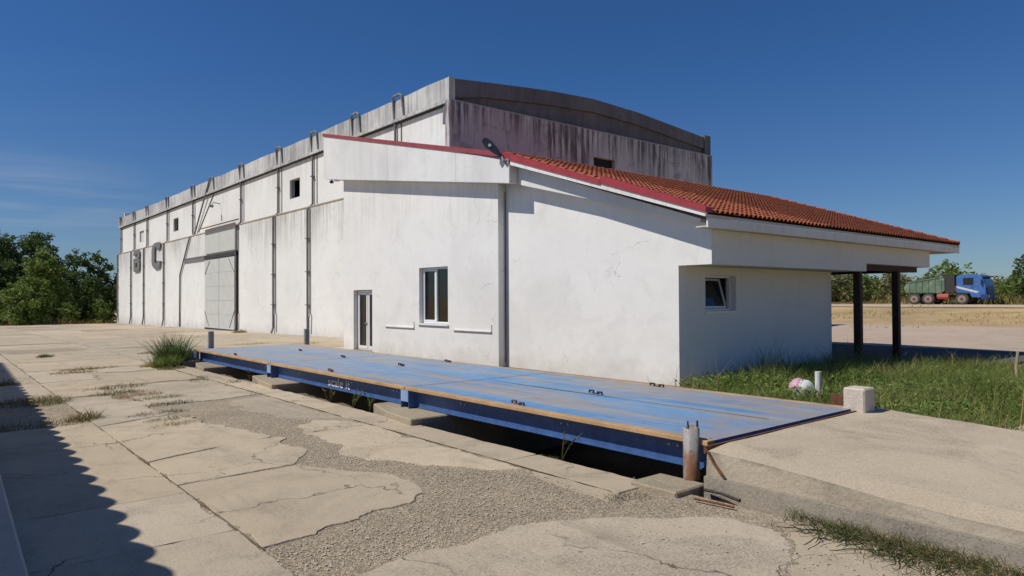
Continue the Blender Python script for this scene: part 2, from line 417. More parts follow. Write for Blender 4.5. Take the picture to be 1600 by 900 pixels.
MT['pink'] = flat('pink_plastic', (.66, .38, .47), .5)
MT['screen'] = flat('grey_insect_screen', (.16, .165, .17), .8)
MT['plastic'] = flat('white_plastic', (.70, .69, .65), .6, 0, .3, .15, 9)
MT['wood'] = flat('pale_stick_wood', (.45, .36, .26), .85)
MT['stone'] = leaf_mat('loose_stones', ((.46, .38, .28), (.27, .22, .165), (.64, .56, .45)), 0.0, .95)

# ------------------------------------------------------------------ mesh helpers
class MB:
    def __init__(s): s.v = []; s.f = []
    def add(s, vs, fs):
        o = len(s.v); s.v += [tuple(v) for v in vs]; s.f += [tuple(i + o for i in f) for f in fs]; return s
    def box(s, x0, x1, y0, y1, z0, z1):
        return s.add([(x0, y0, z0), (x1, y0, z0), (x1, y1, z0), (x0, y1, z0), (x0, y0, z1), (x1, y0, z1), (x1, y1, z1), (x0, y1, z1)],
                     [(3, 2, 1, 0), (4, 5, 6, 7), (0, 1, 5, 4), (1, 2, 6, 5), (2, 3, 7, 6), (3, 0, 4, 7)])
    def prism(s, poly, ax, a, b):
        # polygon in the two other axes, extruded along ax from a to b
        def P(p, t):
            q = list(p); q.insert(ax, t); return q
        n = len(poly)
        vs = [P(p, a) for p in poly] + [P(p, b) for p in poly]
        fs = [tuple(range(n))[::-1], tuple(range(n, 2 * n))] + [(i, (i + 1) % n, n + (i + 1) % n, n + i) for i in range(n)]
        return s.add(vs, fs)
    def tube(s, path, r, n=8, caps=True):
        path = [Vector(p) for p in path]
        rr = r if isinstance(r, (list, tuple)) else [r] * len(path)
        o = len(s.v); ref = None
        for i, p in enumerate(path):
            d = (path[min(i + 1, len(path) - 1)] - path[max(i - 1, 0)]).normalized()
            a = d.orthogonal().normalized() if ref is None else (ref - d * ref.dot(d))
            if a.length < 1e-4: a = d.orthogonal()
            a.normalize(); ref = a; b = d.cross(a)
            for k in range(n):
                t = 2 * math.pi * k / n
                s.v.append(tuple(p + (a * math.cos(t) + b * math.sin(t)) * rr[i]))
        for i in range(len(path) - 1):
            for k in range(n):
                s.f.append((o + i * n + k, o + i * n + (k + 1) % n, o + (i + 1) * n + (k + 1) % n, o + (i + 1) * n + k))
        if caps:
            s.f.append(tuple(o + k for k in range(n))[::-1])
            e = o + (len(path) - 1) * n
            s.f.append(tuple(e + k for k in range(n)))
        return s
    def cyl(s, p0, p1, r, n=12): return s.tube([p0, p1], r, n)
    def build(s, name, m, parent=None, smooth=False, bevel=0):
        loc = parent_loc(parent)
        me = bpy.data.meshes.new(name)
        me.from_pydata([(v[0] - loc[0], v[1] - loc[1], v[2] - loc[2]) for v in s.v], [], s.f)
        bm = bmesh.new(); bm.from_mesh(me)
        bmesh.ops.recalc_face_normals(bm, faces=bm.faces)
        if bevel:
            bmesh.ops.bevel(bm, geom=[e for e in bm.edges if e.is_manifold and e.calc_face_angle(0) > .5], offset=bevel, segments=1, affect='EDGES')
        bm.to_mesh(me); bm.free()
        me.materials.append(MT[m])
        if smooth:
            for p in me.polygons: p.use_smooth = True
        o = bpy.data.objects.new(name, me); COL.objects.link(o)
        if parent: o.parent = parent
        return o
def parent_loc(p):
    l = Vector((0, 0, 0))
    while p: l += p.location; p = p.parent
    return l
def box(name, m, parent, *a, bevel=0): return MB().box(*a).build(name, m, parent, bevel=bevel)
def tag(o, label=None, cat=None, group=None, kind=None):
    if label: o['label'] = label
    if cat: o['category'] = cat
    if group: o['group'] = group
    if kind: o['kind'] = kind
    return o
def thing(name, label, cat, loc, group=None):
    o = bpy.data.objects.new(name, None); o.empty_display_size = .3
    COL.objects.link(o); o.location = loc
    return tag(o, label, cat, group)
def np_mesh(name, v, f, m, parent=None, sizes=None):
    me = bpy.data.meshes.new(name)
    loc = parent_loc(parent)
    v = np.asarray(v, np.float32) - np.array(loc, np.float32)
    f = np.asarray(f, np.int32)
    me.vertices.add(len(v)); me.vertices.foreach_set('co', v.ravel())
    k = f.shape[1]
    me.loops.add(f.size); me.loops.foreach_set('vertex_index', f.ravel())
    me.polygons.add(len(f)); me.polygons.foreach_set('loop_start', np.arange(0, f.size, k, dtype=np.int32))
    me.update(calc_edges=True)
    me.materials.append(MT[m])
    o = bpy.data.objects.new(name, me); COL.objects.link(o)
    if parent: o.parent = parent
    return o
def holed(ax, t0, t1, u0, u1, z0, z1, holes):
    """wall slab (thickness along ax) with rectangular holes (u0,u1,z0,z1); cells are joined, only outer and reveal faces kept"""
    us = sorted({u0, u1, *[h[0] for h in holes], *[h[1] for h in holes]})
    zs = sorted({z0, z1, *[h[2] for h in holes], *[h[3] for h in holes]})
    def solid(i, j):
        if i < 0 or j < 0 or i >= len(us) - 1 or j >= len(zs) - 1: return False
        cu, cz = (us[i] + us[i + 1]) / 2, (zs[j] + zs[j + 1]) / 2
        return not any(h[0] < cu < h[1] and h[2] < cz < h[3] for h in holes)
    mb = MB()
    def P(u, z, t): return (t, u, z) if ax == 0 else (u, t, z)
    for i in range(len(us) - 1):
        for j in range(len(zs) - 1):
            if not solid(i, j): continue
            a, b, c, d = us[i], us[i + 1], zs[j], zs[j + 1]
            for t in (t0, t1): mb.add([P(a, c, t), P(b, c, t), P(b, d, t), P(a, d, t)], [(0, 1, 2, 3)])
            for (di, dj, q) in ((-1, 0, ((a, c), (a, d))), (1, 0, ((b, c), (b, d))), (0, -1, ((a, c), (b, c))), (0, 1, ((a, d), (b, d)))):
                if not solid(i + di, j + dj):
                    mb.add([P(*q[0], t0), P(*q[1], t0), P(*q[1], t1), P(*q[0], t1)], [(0, 1, 2, 3)])
    # weld
    key = {}; nv = []; mp_ = []
    for v in mb.v:
        k = tuple(round(c, 4) for c in v)
        if k not in key: key[k] = len(nv); nv.append(v)
        mp_.append(key[k])
    mb.v = nv; mb.f = [tuple(mp_[i] for i in f) for f in mb.f]
    return mb

# ------------------------------------------------------------------ terrain
def sm(t): t = np.clip(t, 0, 1); return t * t * (3 - 2 * t)
def g(x, y):
    x = np.asarray(x, float); y = np.asarray(y, float)
    a = -.0104 * np.clip(y - 32, 0, 62) * (1 - sm((x - 17) / 14))
    b = 1.22 * sm((x - 30) / 38)
    return a + b
def sheet(name, m, xs, ys, dz, hole=None, kind='structure', parent=None, rough=0.0):
    X, Y = np.meshgrid(xs, ys)
    Z = g(X, Y) + dz
    if rough: Z = Z + rng.normal(0, rough, Z.shape)
    v = np.stack([X.ravel(), Y.ravel(), Z.ravel()], 1)
    nx = len(xs); f = []
    for j in range(len(ys) - 1):
        for i in range(nx - 1):
            if hole:
                cx, cy = (xs[i] + xs[i + 1]) / 2, (ys[j] + ys[j + 1]) / 2
                if any(h[0] < cx < h[1] and h[2] < cy < h[3] for h in hole): continue
            k = j * nx + i
            f.append((k, k + 1, k + nx + 1, k + nx))
    o = np_mesh(name, v, f, m, parent)
    for p in o.data.polygons: p.use_smooth = True
    if kind: o['kind'] = kind
    return o
PIT = (5.75, 9.95, 3.95, 22.4)
xs = [-1500, -500, -200, -80, -30, -10, -3, 2, 5.75, 9.95, 14, 17] + list(np.arange(20, 84, 3.0)) + [95, 120, 160, 300, 800, 1800]
ys = [-1500, -500, -150, -60, -30, -12, -4, 0, 3.95, 9, 14, 18, 22.4, 27] + list(np.arange(32, 100, 6.0)) + [110, 140, 200, 400, 900, 1800]
sheet('ground', 'field', xs, ys, -.10, [PIT])
yxs = [-4, -1.2, .5, 2, 3.6, 5.2, 5.75, 9.95, 12.7, 15.8]
yys = [-4, 0, 3.95, 6, 8, 10, 12, 14, 16, 18, 20, 22.4, 25, 28, 32, 36, 42, 50, 60, 70, 80, 87]
yard = sheet('yard', 'gravel', yxs, yys, -.012, [PIT, (5.75, 15.8, -4, 22.4)])
sheet('side_strip', 'soil', [9.95, 10.5, 11.2, 12, 12.62, 12.75], [3.95, 6, 9, 12, 15.3, 18, 22.4], -.02, rough=.006)
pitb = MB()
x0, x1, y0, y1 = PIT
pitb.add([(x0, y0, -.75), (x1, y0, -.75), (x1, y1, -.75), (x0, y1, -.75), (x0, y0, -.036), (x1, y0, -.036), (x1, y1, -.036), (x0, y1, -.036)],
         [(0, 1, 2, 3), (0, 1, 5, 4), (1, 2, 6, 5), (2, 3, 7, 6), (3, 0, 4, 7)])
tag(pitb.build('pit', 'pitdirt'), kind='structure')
# earth banked up inside the near edge of the pit
bank = []
n = 60
for i in range(n + 1):
    y = 8.6 + (22.3 - 8.6) * i / n
    top = -.045 + random.uniform(-.02, .015)
    wd = .40 + .10 * math.sin(i * .45) * math.sin(i * .17) + random.uniform(-.03, .03)
    wd *= min(1, max(.08, (y - 8.6) / 3.5))
    bank.append([(5.752, y, top), (5.752 + wd * .7, y, top - .025 + random.uniform(-.02, .02)), (5.752 + wd + .06, y, -.22), (5.752 + wd + .45, y, -.745)])
v = [p for r in bank for p in r]
f = [(i * 4 + k, i * 4 + k + 1, i * 4 + k + 5, i * 4 + k + 4) for i in range(n) for k in range(3)]
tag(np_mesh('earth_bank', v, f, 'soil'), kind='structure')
# apron, field track
sheet('shadowed_pavement', 'shadow_paving', list(np.arange(19.72, 29.6, 1.6)), [6.2, 8, 10, 12, 15, 20, 26, 32], -.04)  # sheet spans the carport shadow; its dark colour deepens that shade
sheet('apron', 'apron', list(np.arange(28.8, 44, 2.0)), list(np.arange(6.4, 34, 3.0)), -.03)
sheet('dirt_track', 'road', list(np.arange(61.0, 68.6, 1.2)), list(np.arange(-60, 75, 5.0)), -.05)

# ------------------------------------------------------------------ yard slabs
def fract(p, q, amp, depth):
    if depth == 0: return [p]
    m_ = (p + q) / 2; d = q - p; nn_ = Vector((-d.y, d.x))
    m_ = m_ + nn_ * random.gauss(0, amp)
    return fract(p, m_, amp, depth - 1) + fract(m_, q, amp, depth - 1)
def slab(poly, name='slab', m='slab', z=0.0, t=.07, jag=.007, tilt=.002, step=.16, chips=.12, parent=None):
    out = []
    n = len(poly)
    for i in range(n):
        a, b = Vector(poly[i]), Vector(poly[(i + 1) % n])
        straight = (a.x < 2.1 and b.x < 2.1) or (a.x > 5.1 and b.x > 5.1)
        if jag > .015 and not straight:
            joint = min(a.x, b.x) < 2.1
            out += fract(a, b, .02 if joint else .09, 5 if (b - a).length > .5 else 4); continue
        L = (b - a).length; k = max(1, int(L / step)); d = (b - a).normalized(); nn = Vector((-d.y, d.x))
        for q in range(k):
            p = a + (b - a) * (q / k)
            off = random.gauss(0, jag) if q else -random.uniform(0, 1.2 * jag)
            if random.random() < chips: off += random.uniform(.0, 4.0 * jag)
            if q == 0:
                c = Vector((sum(p_[0] for p_ in poly) / n, sum(p_[1] for p_ in poly) / n))
                p = p + (c - p).normalized() * abs(off)
            else: p = p + nn * (off - jag * .5) + d * random.uniform(-.3, .3) * (L / k)
            out.append(p)
    ta, tb = random.uniform(-tilt, tilt), random.uniform(-tilt, tilt)
    cx = sum(p.x for p in out) / len(out); cy = sum(p.y for p in out) / len(out)
    zz = [z + float(g(p.x, p.y)) + ta * (p.x - cx) + tb * (p.y - cy) for p in out]
    N = len(out)
    cc = Vector((cx, cy))
    inn = [p + (cc - p).normalized() * random.uniform(.004, .010) for p in out]
    vs = [(p.x, p.y, h - t) for p, h in zip(out, zz)] + [(p.x, p.y, h - .006) for p, h in zip(out, zz)] + [(p.x, p.y, h) for p, h in zip(inn, zz)]
    fs = [tuple(range(2 * N, 3 * N))]
    for i in range(N):
        j = (i + 1) % N
        fs += [(i, j, N + j, N + i), (N + i, N + j, 2 * N + j, 2 * N + i)]
    return MB().add(vs, fs).build(name, m, parent or yard)
def rect(x0, x1, y0, y1, gap=.006): return [(x0 + gap, y0 + gap), (x1 - gap, y0 + gap), (x1 - gap, y1 - gap), (x0 + gap, y1 - gap)]
# column left of the long joint
for a, b in ((4.4, 5.98), (5.98, 7.46), (7.46, 10.66), (10.66, 12.62), (16.2, 19.45), (19.45, 22.9), (22.9, 26.4), (26.4, 30.4), (30.4, 34.2)):
    slab(rect(-1.4, 1.98, a, b), m=random.choice(('slab', 'slab', 'slab2')))
slab([(-1.4, 3.6), (.9, 3.9), (1.45, 4.38), (-1.4, 4.38)], m='slab')
slab([(.95, 12.66), (1.9, 12.68), (1.4, 13.0), (1.1, 12.95)], m='slab2', z=-.015)
# column between the long joint and the weighbridge kerb
slab([(1.992, 5.42), (2.45, 5.45), (2.91, 5.58), (3.49, 5.68), (3.8, 5.95), (3.93, 6.4), (3.88, 6.87), (3.6, 7.22), (3.3, 7.85), (1.992, 7.79)], m='slab', jag=.022)
slab([(1.992, 7.83), (3.3, 7.93), (3.45, 8.2), (3.75, 8.7), (3.62, 9.1), (3.8, 9.62), (2.85, 9.42), (1.992, 9.1)], m='slab', jag=.02)
slab([(1.992, 9.16), (2.85, 9.48), (3.7, 9.72), (3.55, 10.6), (3.3, 11.4), (3.4, 12.2), (2.85, 12.62), (1.992, 12.2)], m='slab', jag=.02)
slab([(1.992, 12.25), (2.85, 12.68), (3.25, 12.9), (3.0, 13.7), (3.2, 14.6), (2.7, 16.1), (1.992, 16.15)], m='slab2', jag=.022)
slab([(3.35, 14.2), (4.3, 14.0), (5.15, 14.3), (5.15, 17.8), (3.1, 17.7), (2.95, 16.3)], m='slab2', jag=.03)
slab([(1.992, 16.25), (2.9, 16.35), (3.05, 17.8), (3.3, 18.6), (3.15, 19.65), (1.992, 19.5)], m='slab', jag=.02)
slab([(3.15, 17.85), (5.15, 17.9), (5.15, 21.4), (3.25, 21.2), (3.25, 19.6)], m='slab', jag=.02)
slab([(1.992, 19.55), (3.2, 19.7), (3.2, 21.25), (5.15, 21.45), (5.15, 22.85), (1.992, 22.8)], m='slab2', jag=.02)
# pale smooth strip beside the kerb and broken foreground slabs
slab([(3.95, 8.1), (4.35, 7.0), (4.85, 6.2), (5.16, 6.0), (5.16, 9.6), (4.7, 10.6), (4.3, 10.2)], m='slab', jag=.03, z=-.004)
slab([(4.75, 10.8), (5.16, 10.2), (5.16, 13.9), (4.5, 13.7), (4.2, 12.4)], m='slab2', jag=.03, z=-.006)
slab([(2.1, 4.4), (2.5, 4.5), (3.24, 4.45), (3.45, 4.52), (4.07, 4.46), (4.66, 4.15), (5.2, 3.7), (5.4, 3.1), (4.6, 2.6), (2.6, 2.4), (1.6, 3.4)], m='slab2', jag=.035, z=-.008)
slab([(2.7, 2.32), (4.6, 2.5), (5.45, 3.0), (5.9, 2.2), (5.9, -2.5), (2.4, -2.5)], m='slab', jag=.03, z=-.009)
slab([(-1.4, -2.5), (2.3, -2.5), (2.55, 2.3), (1.5, 3.3), (.95, 3.8), (-1.4, 3.5)], m='slab2', jag=.02)
for (jx, ja, jb) in ((1.985, 5.4, 34.2), (5.21, 4.7, 22.7), (5.205, 22.9, 60)):
    jm = MB(); k = int((jb - ja) / .22); pl = []; pr = []
    for q in range(k + 1):
        y = ja + (jb - ja) * q / k; w = random.uniform(.001, .011) * (2.2 if random.random() < .15 else 1); y += random.uniform(-.1, .1)
        pl.append((jx - w + random.uniform(-.008, .008), y, .0015 + float(g(jx, y)))); pr.append((jx + w, y, .0015 + float(g(jx, y))))
    jm.add(pl + pr, [(q, k + 1 + q, k + 2 + q, q + 1) for q in range(k)])
    tag(jm.build('joint_dirt', 'joint', yard), kind='structure')
# kerb strip at the edge of the pit
ky = [4.62, 6.4, 8.95, 11.6, 14.2, 17.0, 19.9, 22.7]
for a, b in zip(ky[:-1], ky[1:]):
    slab([(5.22, a), (5.74, a + .01), (5.74, b - .012), (5.22, b - .012)], 'kerb_slab', 'slab', z=.004, jag=.006, t=.3)
slab([(4.95, 4.5), (5.22, 4.62), (5.22, 5.9), (5.0, 5.6)], 'kerb_slab', 'slab', z=-.01, jag=.015)
# the open yard beyond the weighbridge
cols = [2.0, 5.2, 8.4, 11.6, 15.72]
rows = [22.9, 26.4, 30.4, 34.2, 38.6, 43.2, 48.4, 54.0, 60.5, 68.0, 77, 86.8]
for ci in range(len(cols) - 1):
    for ri in range(len(rows) - 1):
        j = random.uniform(-.5, .5) if ci else 0
        slab(rect(cols[ci], cols[ci + 1], rows[ri], rows[ri + 1], .016), m=random.choice(('slab', 'slab2', 'slab')), z=random.uniform(-.012, .004), step=.45, jag=.018)
for ri in range(3, len(rows) - 1):
    slab(rect(-1.4, 2.0, rows[ri], rows[ri + 1], .016), m=random.choice(('slab', 'slab2')), z=random.uniform(-.012, .0), step=.5, jag=.018)

# loose stones on the bare patches
def stones(name, regions, zf, parent=None):
    ico = np.array([(0, 0, 1), (.894, 0, .447), (.276, .851, .447), (-.724, .526, .447), (-.724, -.526, .447), (.276, -.851, .447)])
    fc = np.array([(0, 1, 2), (0, 2, 3), (0, 3, 4), (0, 4, 5), (0, 5, 1)])
    V = []; F = []
    for (poly, cnt, smin, smax) in regions:
        P = np.array(poly); lo, hi = P.min(0), P.max(0); k = 0
        while k < cnt:
            p = rng.uniform(lo, hi)
            c = False
            for i in range(len(P)):
                a, b = P[i], P[i - 1]
                if (a[1] > p[1]) != (b[1] > p[1]) and p[0] < (b[0] - a[0]) * (p[1] - a[1]) / (b[1] - a[1]) + a[0]: c = not c
            if not c: continue
            k += 1
            s = smin + (smax - smin) * rng.random() ** 3
            t = rng.uniform(0, 6.28); ca, sa = math.cos(t), math.sin(t)
            q = ico * np.array([s * rng.uniform(.8, 1.5), s * rng.uniform(.7, 1.1), s * rng.uniform(.5, .9)]) * rng.uniform(.75, 1.2, (6, 1))
            q = np.stack([q[:, 0] * ca - q[:, 1] * sa + p[0], q[:, 0] * sa + q[:, 1] * ca + p[1], q[:, 2] + zf - s * .25], 1)
            F.append(fc + len(V) * 6); V.append(q)
    o = np_mesh(name, np.concatenate(V), np.concatenate(F), 'stone', parent)
    return tag(o, kind='stuff')
st = stones('gravel', [([(1.6, 5.0), (2.2, 5.3), (3.5, 5.6), (4.0, 6.2), (4.0, 7.0), (3.5, 8.0), (3.9, 9.2), (3.6, 11.5), (4.2, 13.5), (5.1, 11), (4.4, 10.2), (4.0, 8), (4.6, 6.4), (5.15, 5.9), (5.0, 4.6), (4.2, 4.5), (2.5, 4.55)], 9500, .003, .014),
                       ([(1.0, 4.3), (2.2, 4.3), (2.4, 5.3), (1.9, 5.4), (1.4, 5.0)], 900, .003, .011),
                       ([(3.6, 8), (5.1, 8), (5.1, 14), (3.3, 14)], 1200, .004, .016),
                       ([(0.6, 12.7), (1.95, 12.7), (2.0, 16.1), (0.6, 16.1)], 1300, .006, .022),
                       ([(2, 0), (5.8, 0), (5.8, 5), (2, 5)], 1500, .002, .009),
                       ([(4.4, 4.2), (5.9, 1.0), (5.5, 1), (4.2, 3.6)], 420, .003, .014),
                       ([(-1, 4), (5, 4), (5, 20), (-1, 20)], 2200, .002, .010)], -.003)
tag(st, 'scattered pale gravel and crumbled concrete on the yard', 'gravel')

# ------------------------------------------------------------------ concrete ramp and weighbridge supports
rampT = thing('concrete_ramp', 'long pale concrete ramp sloping up to the near end of the blue deck', 'ramp', (7.8, 1, 0))
def rz(y): return max(.03, .415 - .055 * (4.12 - y))
yr = [4.12 - i * .55 for i in range(14)]
mb = MB()
nx = 10
top = []
for j, y in enumerate(yr):
    row = []
    for i in range(nx + 1):
        x = 5.97 + (9.85 - 5.97) * i / nx
        ed = -.016 - abs(random.gauss(0, .016)) if i == 0 else random.gauss(0, .004)
        row.append((x + (random.uniform(0, .03) if i == 0 else 0), y, rz(y) + ed))
    top.append(row)
vs = [p for r in top for p in r]
mb.add(vs, [(j * (nx + 1) + i, j * (nx + 1) + i + 1, (j + 1) * (nx + 1) + i + 1, (j + 1) * (nx + 1) + i) for j in range(len(yr) - 1) for i in range(nx)])
mb.build('ramp_surface', 'ramp', rampT)
mb = MB()
side = [(p[0][0], p[0][1], p[0][2]) for p in top]
for a, b in zip(side[:-1], side[1:]):
    mb.add([a, b, (5.955, b[1], min(b[2], .146)), (5.955, a[1], .146)], [(0, 1, 2, 3)])
e = top[0]
mb.add([(e[0][0], e[0][1], e[0][2]), (e[-1][0], e[-1][1], e[-1][2]), (9.85, 4.12, -.7), (5.955, 4.12, -.7)], [(0, 1, 2, 3)])
mb.add([(9.85, y, rz(y)) for y in yr] + [(9.85, y, -.1) for y in yr], [(i, i + 1, len(yr) + i + 1, len(yr) + i) for i in range(len(yr) - 1)])
mb.build('upper_lift', 'formed', rampT)
mb = MB()
for i in range(12):
    a, b = 4.12 - i * .6, 4.12 - (i + 1) * .6
    w1, w2 = (5.915 + .006 * math.sin(i * 2.1), 5.935 + .006 * math.sin((i + 1) * 2.1))
    zt = min(.144, rz(b) - .02)
    mb.add([(w1, a, -.1), (w2, b, -.1), (w2, b, zt), (w1, a, .144), (6.1, a, .144), (6.1, b, zt)], [(0, 1, 2, 3), (3, 2, 5, 4)])
mb.build('lower_lift', 'formed_low', rampT)
box('iron_edge', 'rust', rampT, 5.96, 9.88, 4.125, 4.15, .36, .428)
# pieces of scrap iron
o = MB().tube([(5.935, 4.11, .42), (5.925, 4.02, .30), (5.925, 3.91, .18)], [.011, .012, .017], 6).build('iron_rod', 'rust')
tag(o, 'rusty bent iron strap hanging against the ramp wall below its corner', 'iron rod')
o = MB().tube([(5.55, 3.98, .02), (5.57, 3.8, .024), (5.6, 3.58, .02)], .012, 6).build('iron_rod', 'rust')
tag(o, 'thin rusty rod lying on the yard in front of the kerb block', 'iron rod')
o = MB().tube([(5.86, 4.07, .03), (5.85, 3.88, .035), (5.82, 3.66, .02)], [.018, .014, .018], 6).build('iron_rod', 'iron')
tag(o, 'dark iron bar lying at the foot of the ramp wall', 'iron rod')

kb = MB().box(5.52, 6.02, 4.16, 4.74, -.1, .045).build('kerb_block', 'pier', bevel=.015)
tag(kb, 'low concrete kerb block under the rusty pipe post', 'concrete block')
pil_lab = ['flat concrete pier under the seam nearest the ramp', 'flat concrete pier under the seam farther from the ramp', 'flat concrete pier under the far end of the blue deck']
for i, (a, b, xx, zt) in enumerate(((9.07, 10.9, 5.60, .10), (14.75, 16.85, 5.62, .10), (19.65, 21.5, 5.64, .10))):
    p = MB()
    pts = [(xx, a), (9.8, a), (9.8, b), (xx + .35, b), (xx + .1, (a + b) / 2)]
    pts = [(q[0] + random.uniform(-.02, .02), q[1] + random.uniform(-.03, .03)) for q in pts]
    p.prism(pts, 2, -.74, zt)
    tag(p.build('concrete_pier', 'pier', bevel=.015), pil_lab[i], 'concrete pier', 'concrete piers under the weighbridge')
ab = MB().box(5.72, 9.9, 21.9, 22.55, -.7, .12).box(5.72, 6.3, 22.3, 22.75, -.1, .40)
tag(ab.build('end_abutment', 'pier', bevel=.015), 'concrete abutment block behind the far corner of the blue deck', 'concrete block')

# ------------------------------------------------------------------ weighbridge
wb = thing('weighbridge', 'long blue steel truck scale deck with ochre edges', 'weighbridge', (7.85, 13.2, .42))
DX0, DX1, DZ = 6.10, 9.45, .445
seams = [4.19, 10.12, 16.18, 22.2]
for a, b in zip(seams[:-1], seams[1:]):
    p = MB()
    ny = 12; nxx = 8
    V = []
    for j in range(ny + 1):
        for i in range(nxx + 1):
            x = DX0 + .13 + (DX1 - DX0 - .26) * i / nxx; y = a + .014 + (b - a - .028) * j / ny
            V.append((x, y, DZ + (random.gauss(0, .0022) if 0 < i < nxx and 0 < j < ny else 0)))
    p.add(V, [(j * (nxx + 1) + i, j * (nxx + 1) + i + 1, (j + 1) * (nxx + 1) + i + 1, (j + 1) * (nxx + 1) + i) for j in range(ny) for i in range(nxx)])
    dp = p.build('deck_plate', 'deck', wb, smooth=True)
    MB().box(DX0 + .13, DX1 - .13, a + .014, b - .014, DZ - .05, DZ - .008).build('deck_underplate', 'blue', dp)
    # centre seam and cover strips in the plate
    for xm in ((7.78,) if a < 5 else ()):
        MB().box(xm - .006, xm + .006, a + .3, b - .3, DZ - .002, DZ + .004).build('weld_seam', 'iron', dp)
    for s, (xa, xb) in enumerate(((DX0, DX0 + .128), (DX1 - .128, DX1))):
        MB().box(xa, xb, a + .012, b - .012, DZ - .045, DZ + .006).build('edge_strip', 'ochre', wb, bevel=.005)
        xw = DX0 + .17 if s == 0 else DX1 - .20
        be = MB().box(xw, xw + .03, a + .05, b - .05, .125, DZ - .05).box(xw - .02, xw + .15, a + .05, b - .05, .11, .125).build('side_beam', 'blue', wb)
        if s == 0:
            for y in (a + .5, a + .62, a + 2.2, a + 2.32, b - 1.5, b - 1.4):
                MB().cyl((xw - .002, y, .31), (xw - .014, y, .31), .014, 8).build('bolt', 'pale', be)
    MB().box(DX0 + .3, DX1 - .3, a + .05, a + .1, .1, DZ - .05).build('cross_beam', 'blue', wb)
    MB().box(DX0 + .3, DX1 - .3, b - .1, b - .05, .1, DZ - .05).build('cross_beam', 'blue', wb)
for y in (10.12, 16.18):
    for yy in (-.125, .115):
        MB().box(DX0 + .012, DX0 + .4, y + yy, y + yy + .012, .04, DZ - .05).build('stiffener', 'blue', wb)
    MB().box(DX0 + .004, DX0 + .016, y - .112, y + .114, .21, DZ - .047).build('joint_plate', 'pale_blue', wb)
    MB().box(DX0 + .3, DX0 + .6, y - .2, y + .2, .098, .11).build('load_cell', 'iron', wb)
MB().box(DX0 + .004, DX0 + .03, 21.95, 22.17, .2, DZ - .047).build('joint_plate', 'pale_blue', wb)
# lifting eyes welded on the deck
loops = [(6.3, 19.08), (8.2, 19.3), (8.03, 13.44), (6.33, 13.38), (7.9, 7.45), (6.3, 7.42), (9.3, 7.38), (9.3, 13.47), (8.1, 16.4)]
for (x, y) in loops:
    m_ = MB()
    m_.tube([(x - .03, y - .16, DZ), (x - .03, y - .16, DZ + .035), (x - .03, y - .07, DZ + .035), (x - .03, y - .07, DZ)], .016, 6)
    m_.tube([(x + .03, y + .07, DZ), (x + .03, y + .07, DZ + .035), (x + .03, y + .16, DZ + .035), (x + .03, y + .16, DZ)], .016, 6)
    m_.box(x - .012, x + .012, y - .07, y + .07, DZ, DZ + .012)
    m_.build('lifting_eye', 'rust' if x < 6.5 else 'iron', wb)
# painted name on the web
def text_mesh(body, size, name, mname, parent, origin, xdir, ydir, depth, mb_bold=.0):
    cu = bpy.data.curves.new(name, 'FONT'); cu.body = body; cu.size = size; cu.extrude = depth; cu.offset = mb_bold
    t = bpy.data.objects.new(name, cu)
    COL.objects.link(t)
    dg = bpy.context.evaluated_depsgraph_get(); dg.update()
    me = bpy.data.meshes.new_from_object(t.evaluated_get(dg))
    bpy.data.objects.remove(t)
    X = Vector(xdir); Y = Vector(ydir); Z = X.cross(Y)
    l = parent_loc(parent)
    for v_ in me.vertices: v_.co = Vector(origin) + X * v_.co.x + Y * v_.co.y + Z * v_.co.z - l
    me.materials.clear(); me.materials.append(MT[mname])
    o = bpy.data.objects.new(name, me); COL.objects.link(o); o.parent = parent
    return o
text_mesh('scale it', .225, 'lettering', 'pvc', wb, (DX0 + .164, 13.36, .168), (0, -1.55, 0), (0, 0, 1.1), .002, .001)

# ------------------------------------------------------------------ posts and bits beside the deck
rp_ = thing('rusty_post', 'short rusty grey pipe post at the near corner of the deck', 'post', (6.06, 4.37, .045))
mb = MB(); N = 20; r_o, r_i = .084, .075
vs = []
for k in range(N):
    t = 2 * math.pi * k / N; c, s_ = math.cos(t), math.sin(t)
    zt = .575 + .012 * math.sin(3 * t) + random.uniform(-.006, .006)
    vs += [(6.06 + r_o * c, 4.37 + r_o * s_, .046), (6.06 + r_o * c, 4.37 + r_o * s_, zt), (6.06 + r_i * c, 4.37 + r_i * s_, zt), (6.06 + r_i * c, 4.37 + r_i * s_, .2)]
fs = []
for k in range(N):
    a, b = k * 4, ((k + 1) % N) * 4
    fs += [(a, b, b + 1, a + 1), (a + 1, b + 1, b + 2, a + 2), (a + 2, b + 2, b + 3, a + 3)]
mb.add(vs, fs).build('pipe', 'rpipe', rp_, smooth=True)
MB().tube([(6.125, 4.34, .38), (6.125, 4.34, .62), (6.13, 4.345, .64)], .012, 6).build('rod', 'iron', rp_)
MB().tube([(6.10, 4.44, .45), (6.10, 4.44, .625)], .009, 6).build('rod', 'iron', rp_)
MB().box(6.15, 6.2, 4.26, 4.31, .05, .09).build('hinge', 'iron', rp_)
MB().box(6.15, 6.2, 4.26, 4.31, .12, .15).build('hinge', 'iron', rp_)
def hpost(x, y, z0, z1, lab):
    o = MB().box(x - .075, x + .075, y - .06, y + .06, z0, z1).build('steel_post', 'post', bevel=.01)
    return tag(o, lab, 'post', 'grey posts at the far end of the deck')
hpost(6.63, 22.3, .4, .96, 'grey steel post at the far left corner of the deck, beside the tall grass')
hpost(9.78, 22.5, -.02, .93, 'grey steel post at the far end of the deck, nearer the white building')
cb = MB().box(9.3, 9.62, 4.02, 4.3, .35, .72).build('concrete_block', 'block', bevel=.02)
tag(cb, 'pale concrete block standing at the right corner of the deck', 'concrete block')
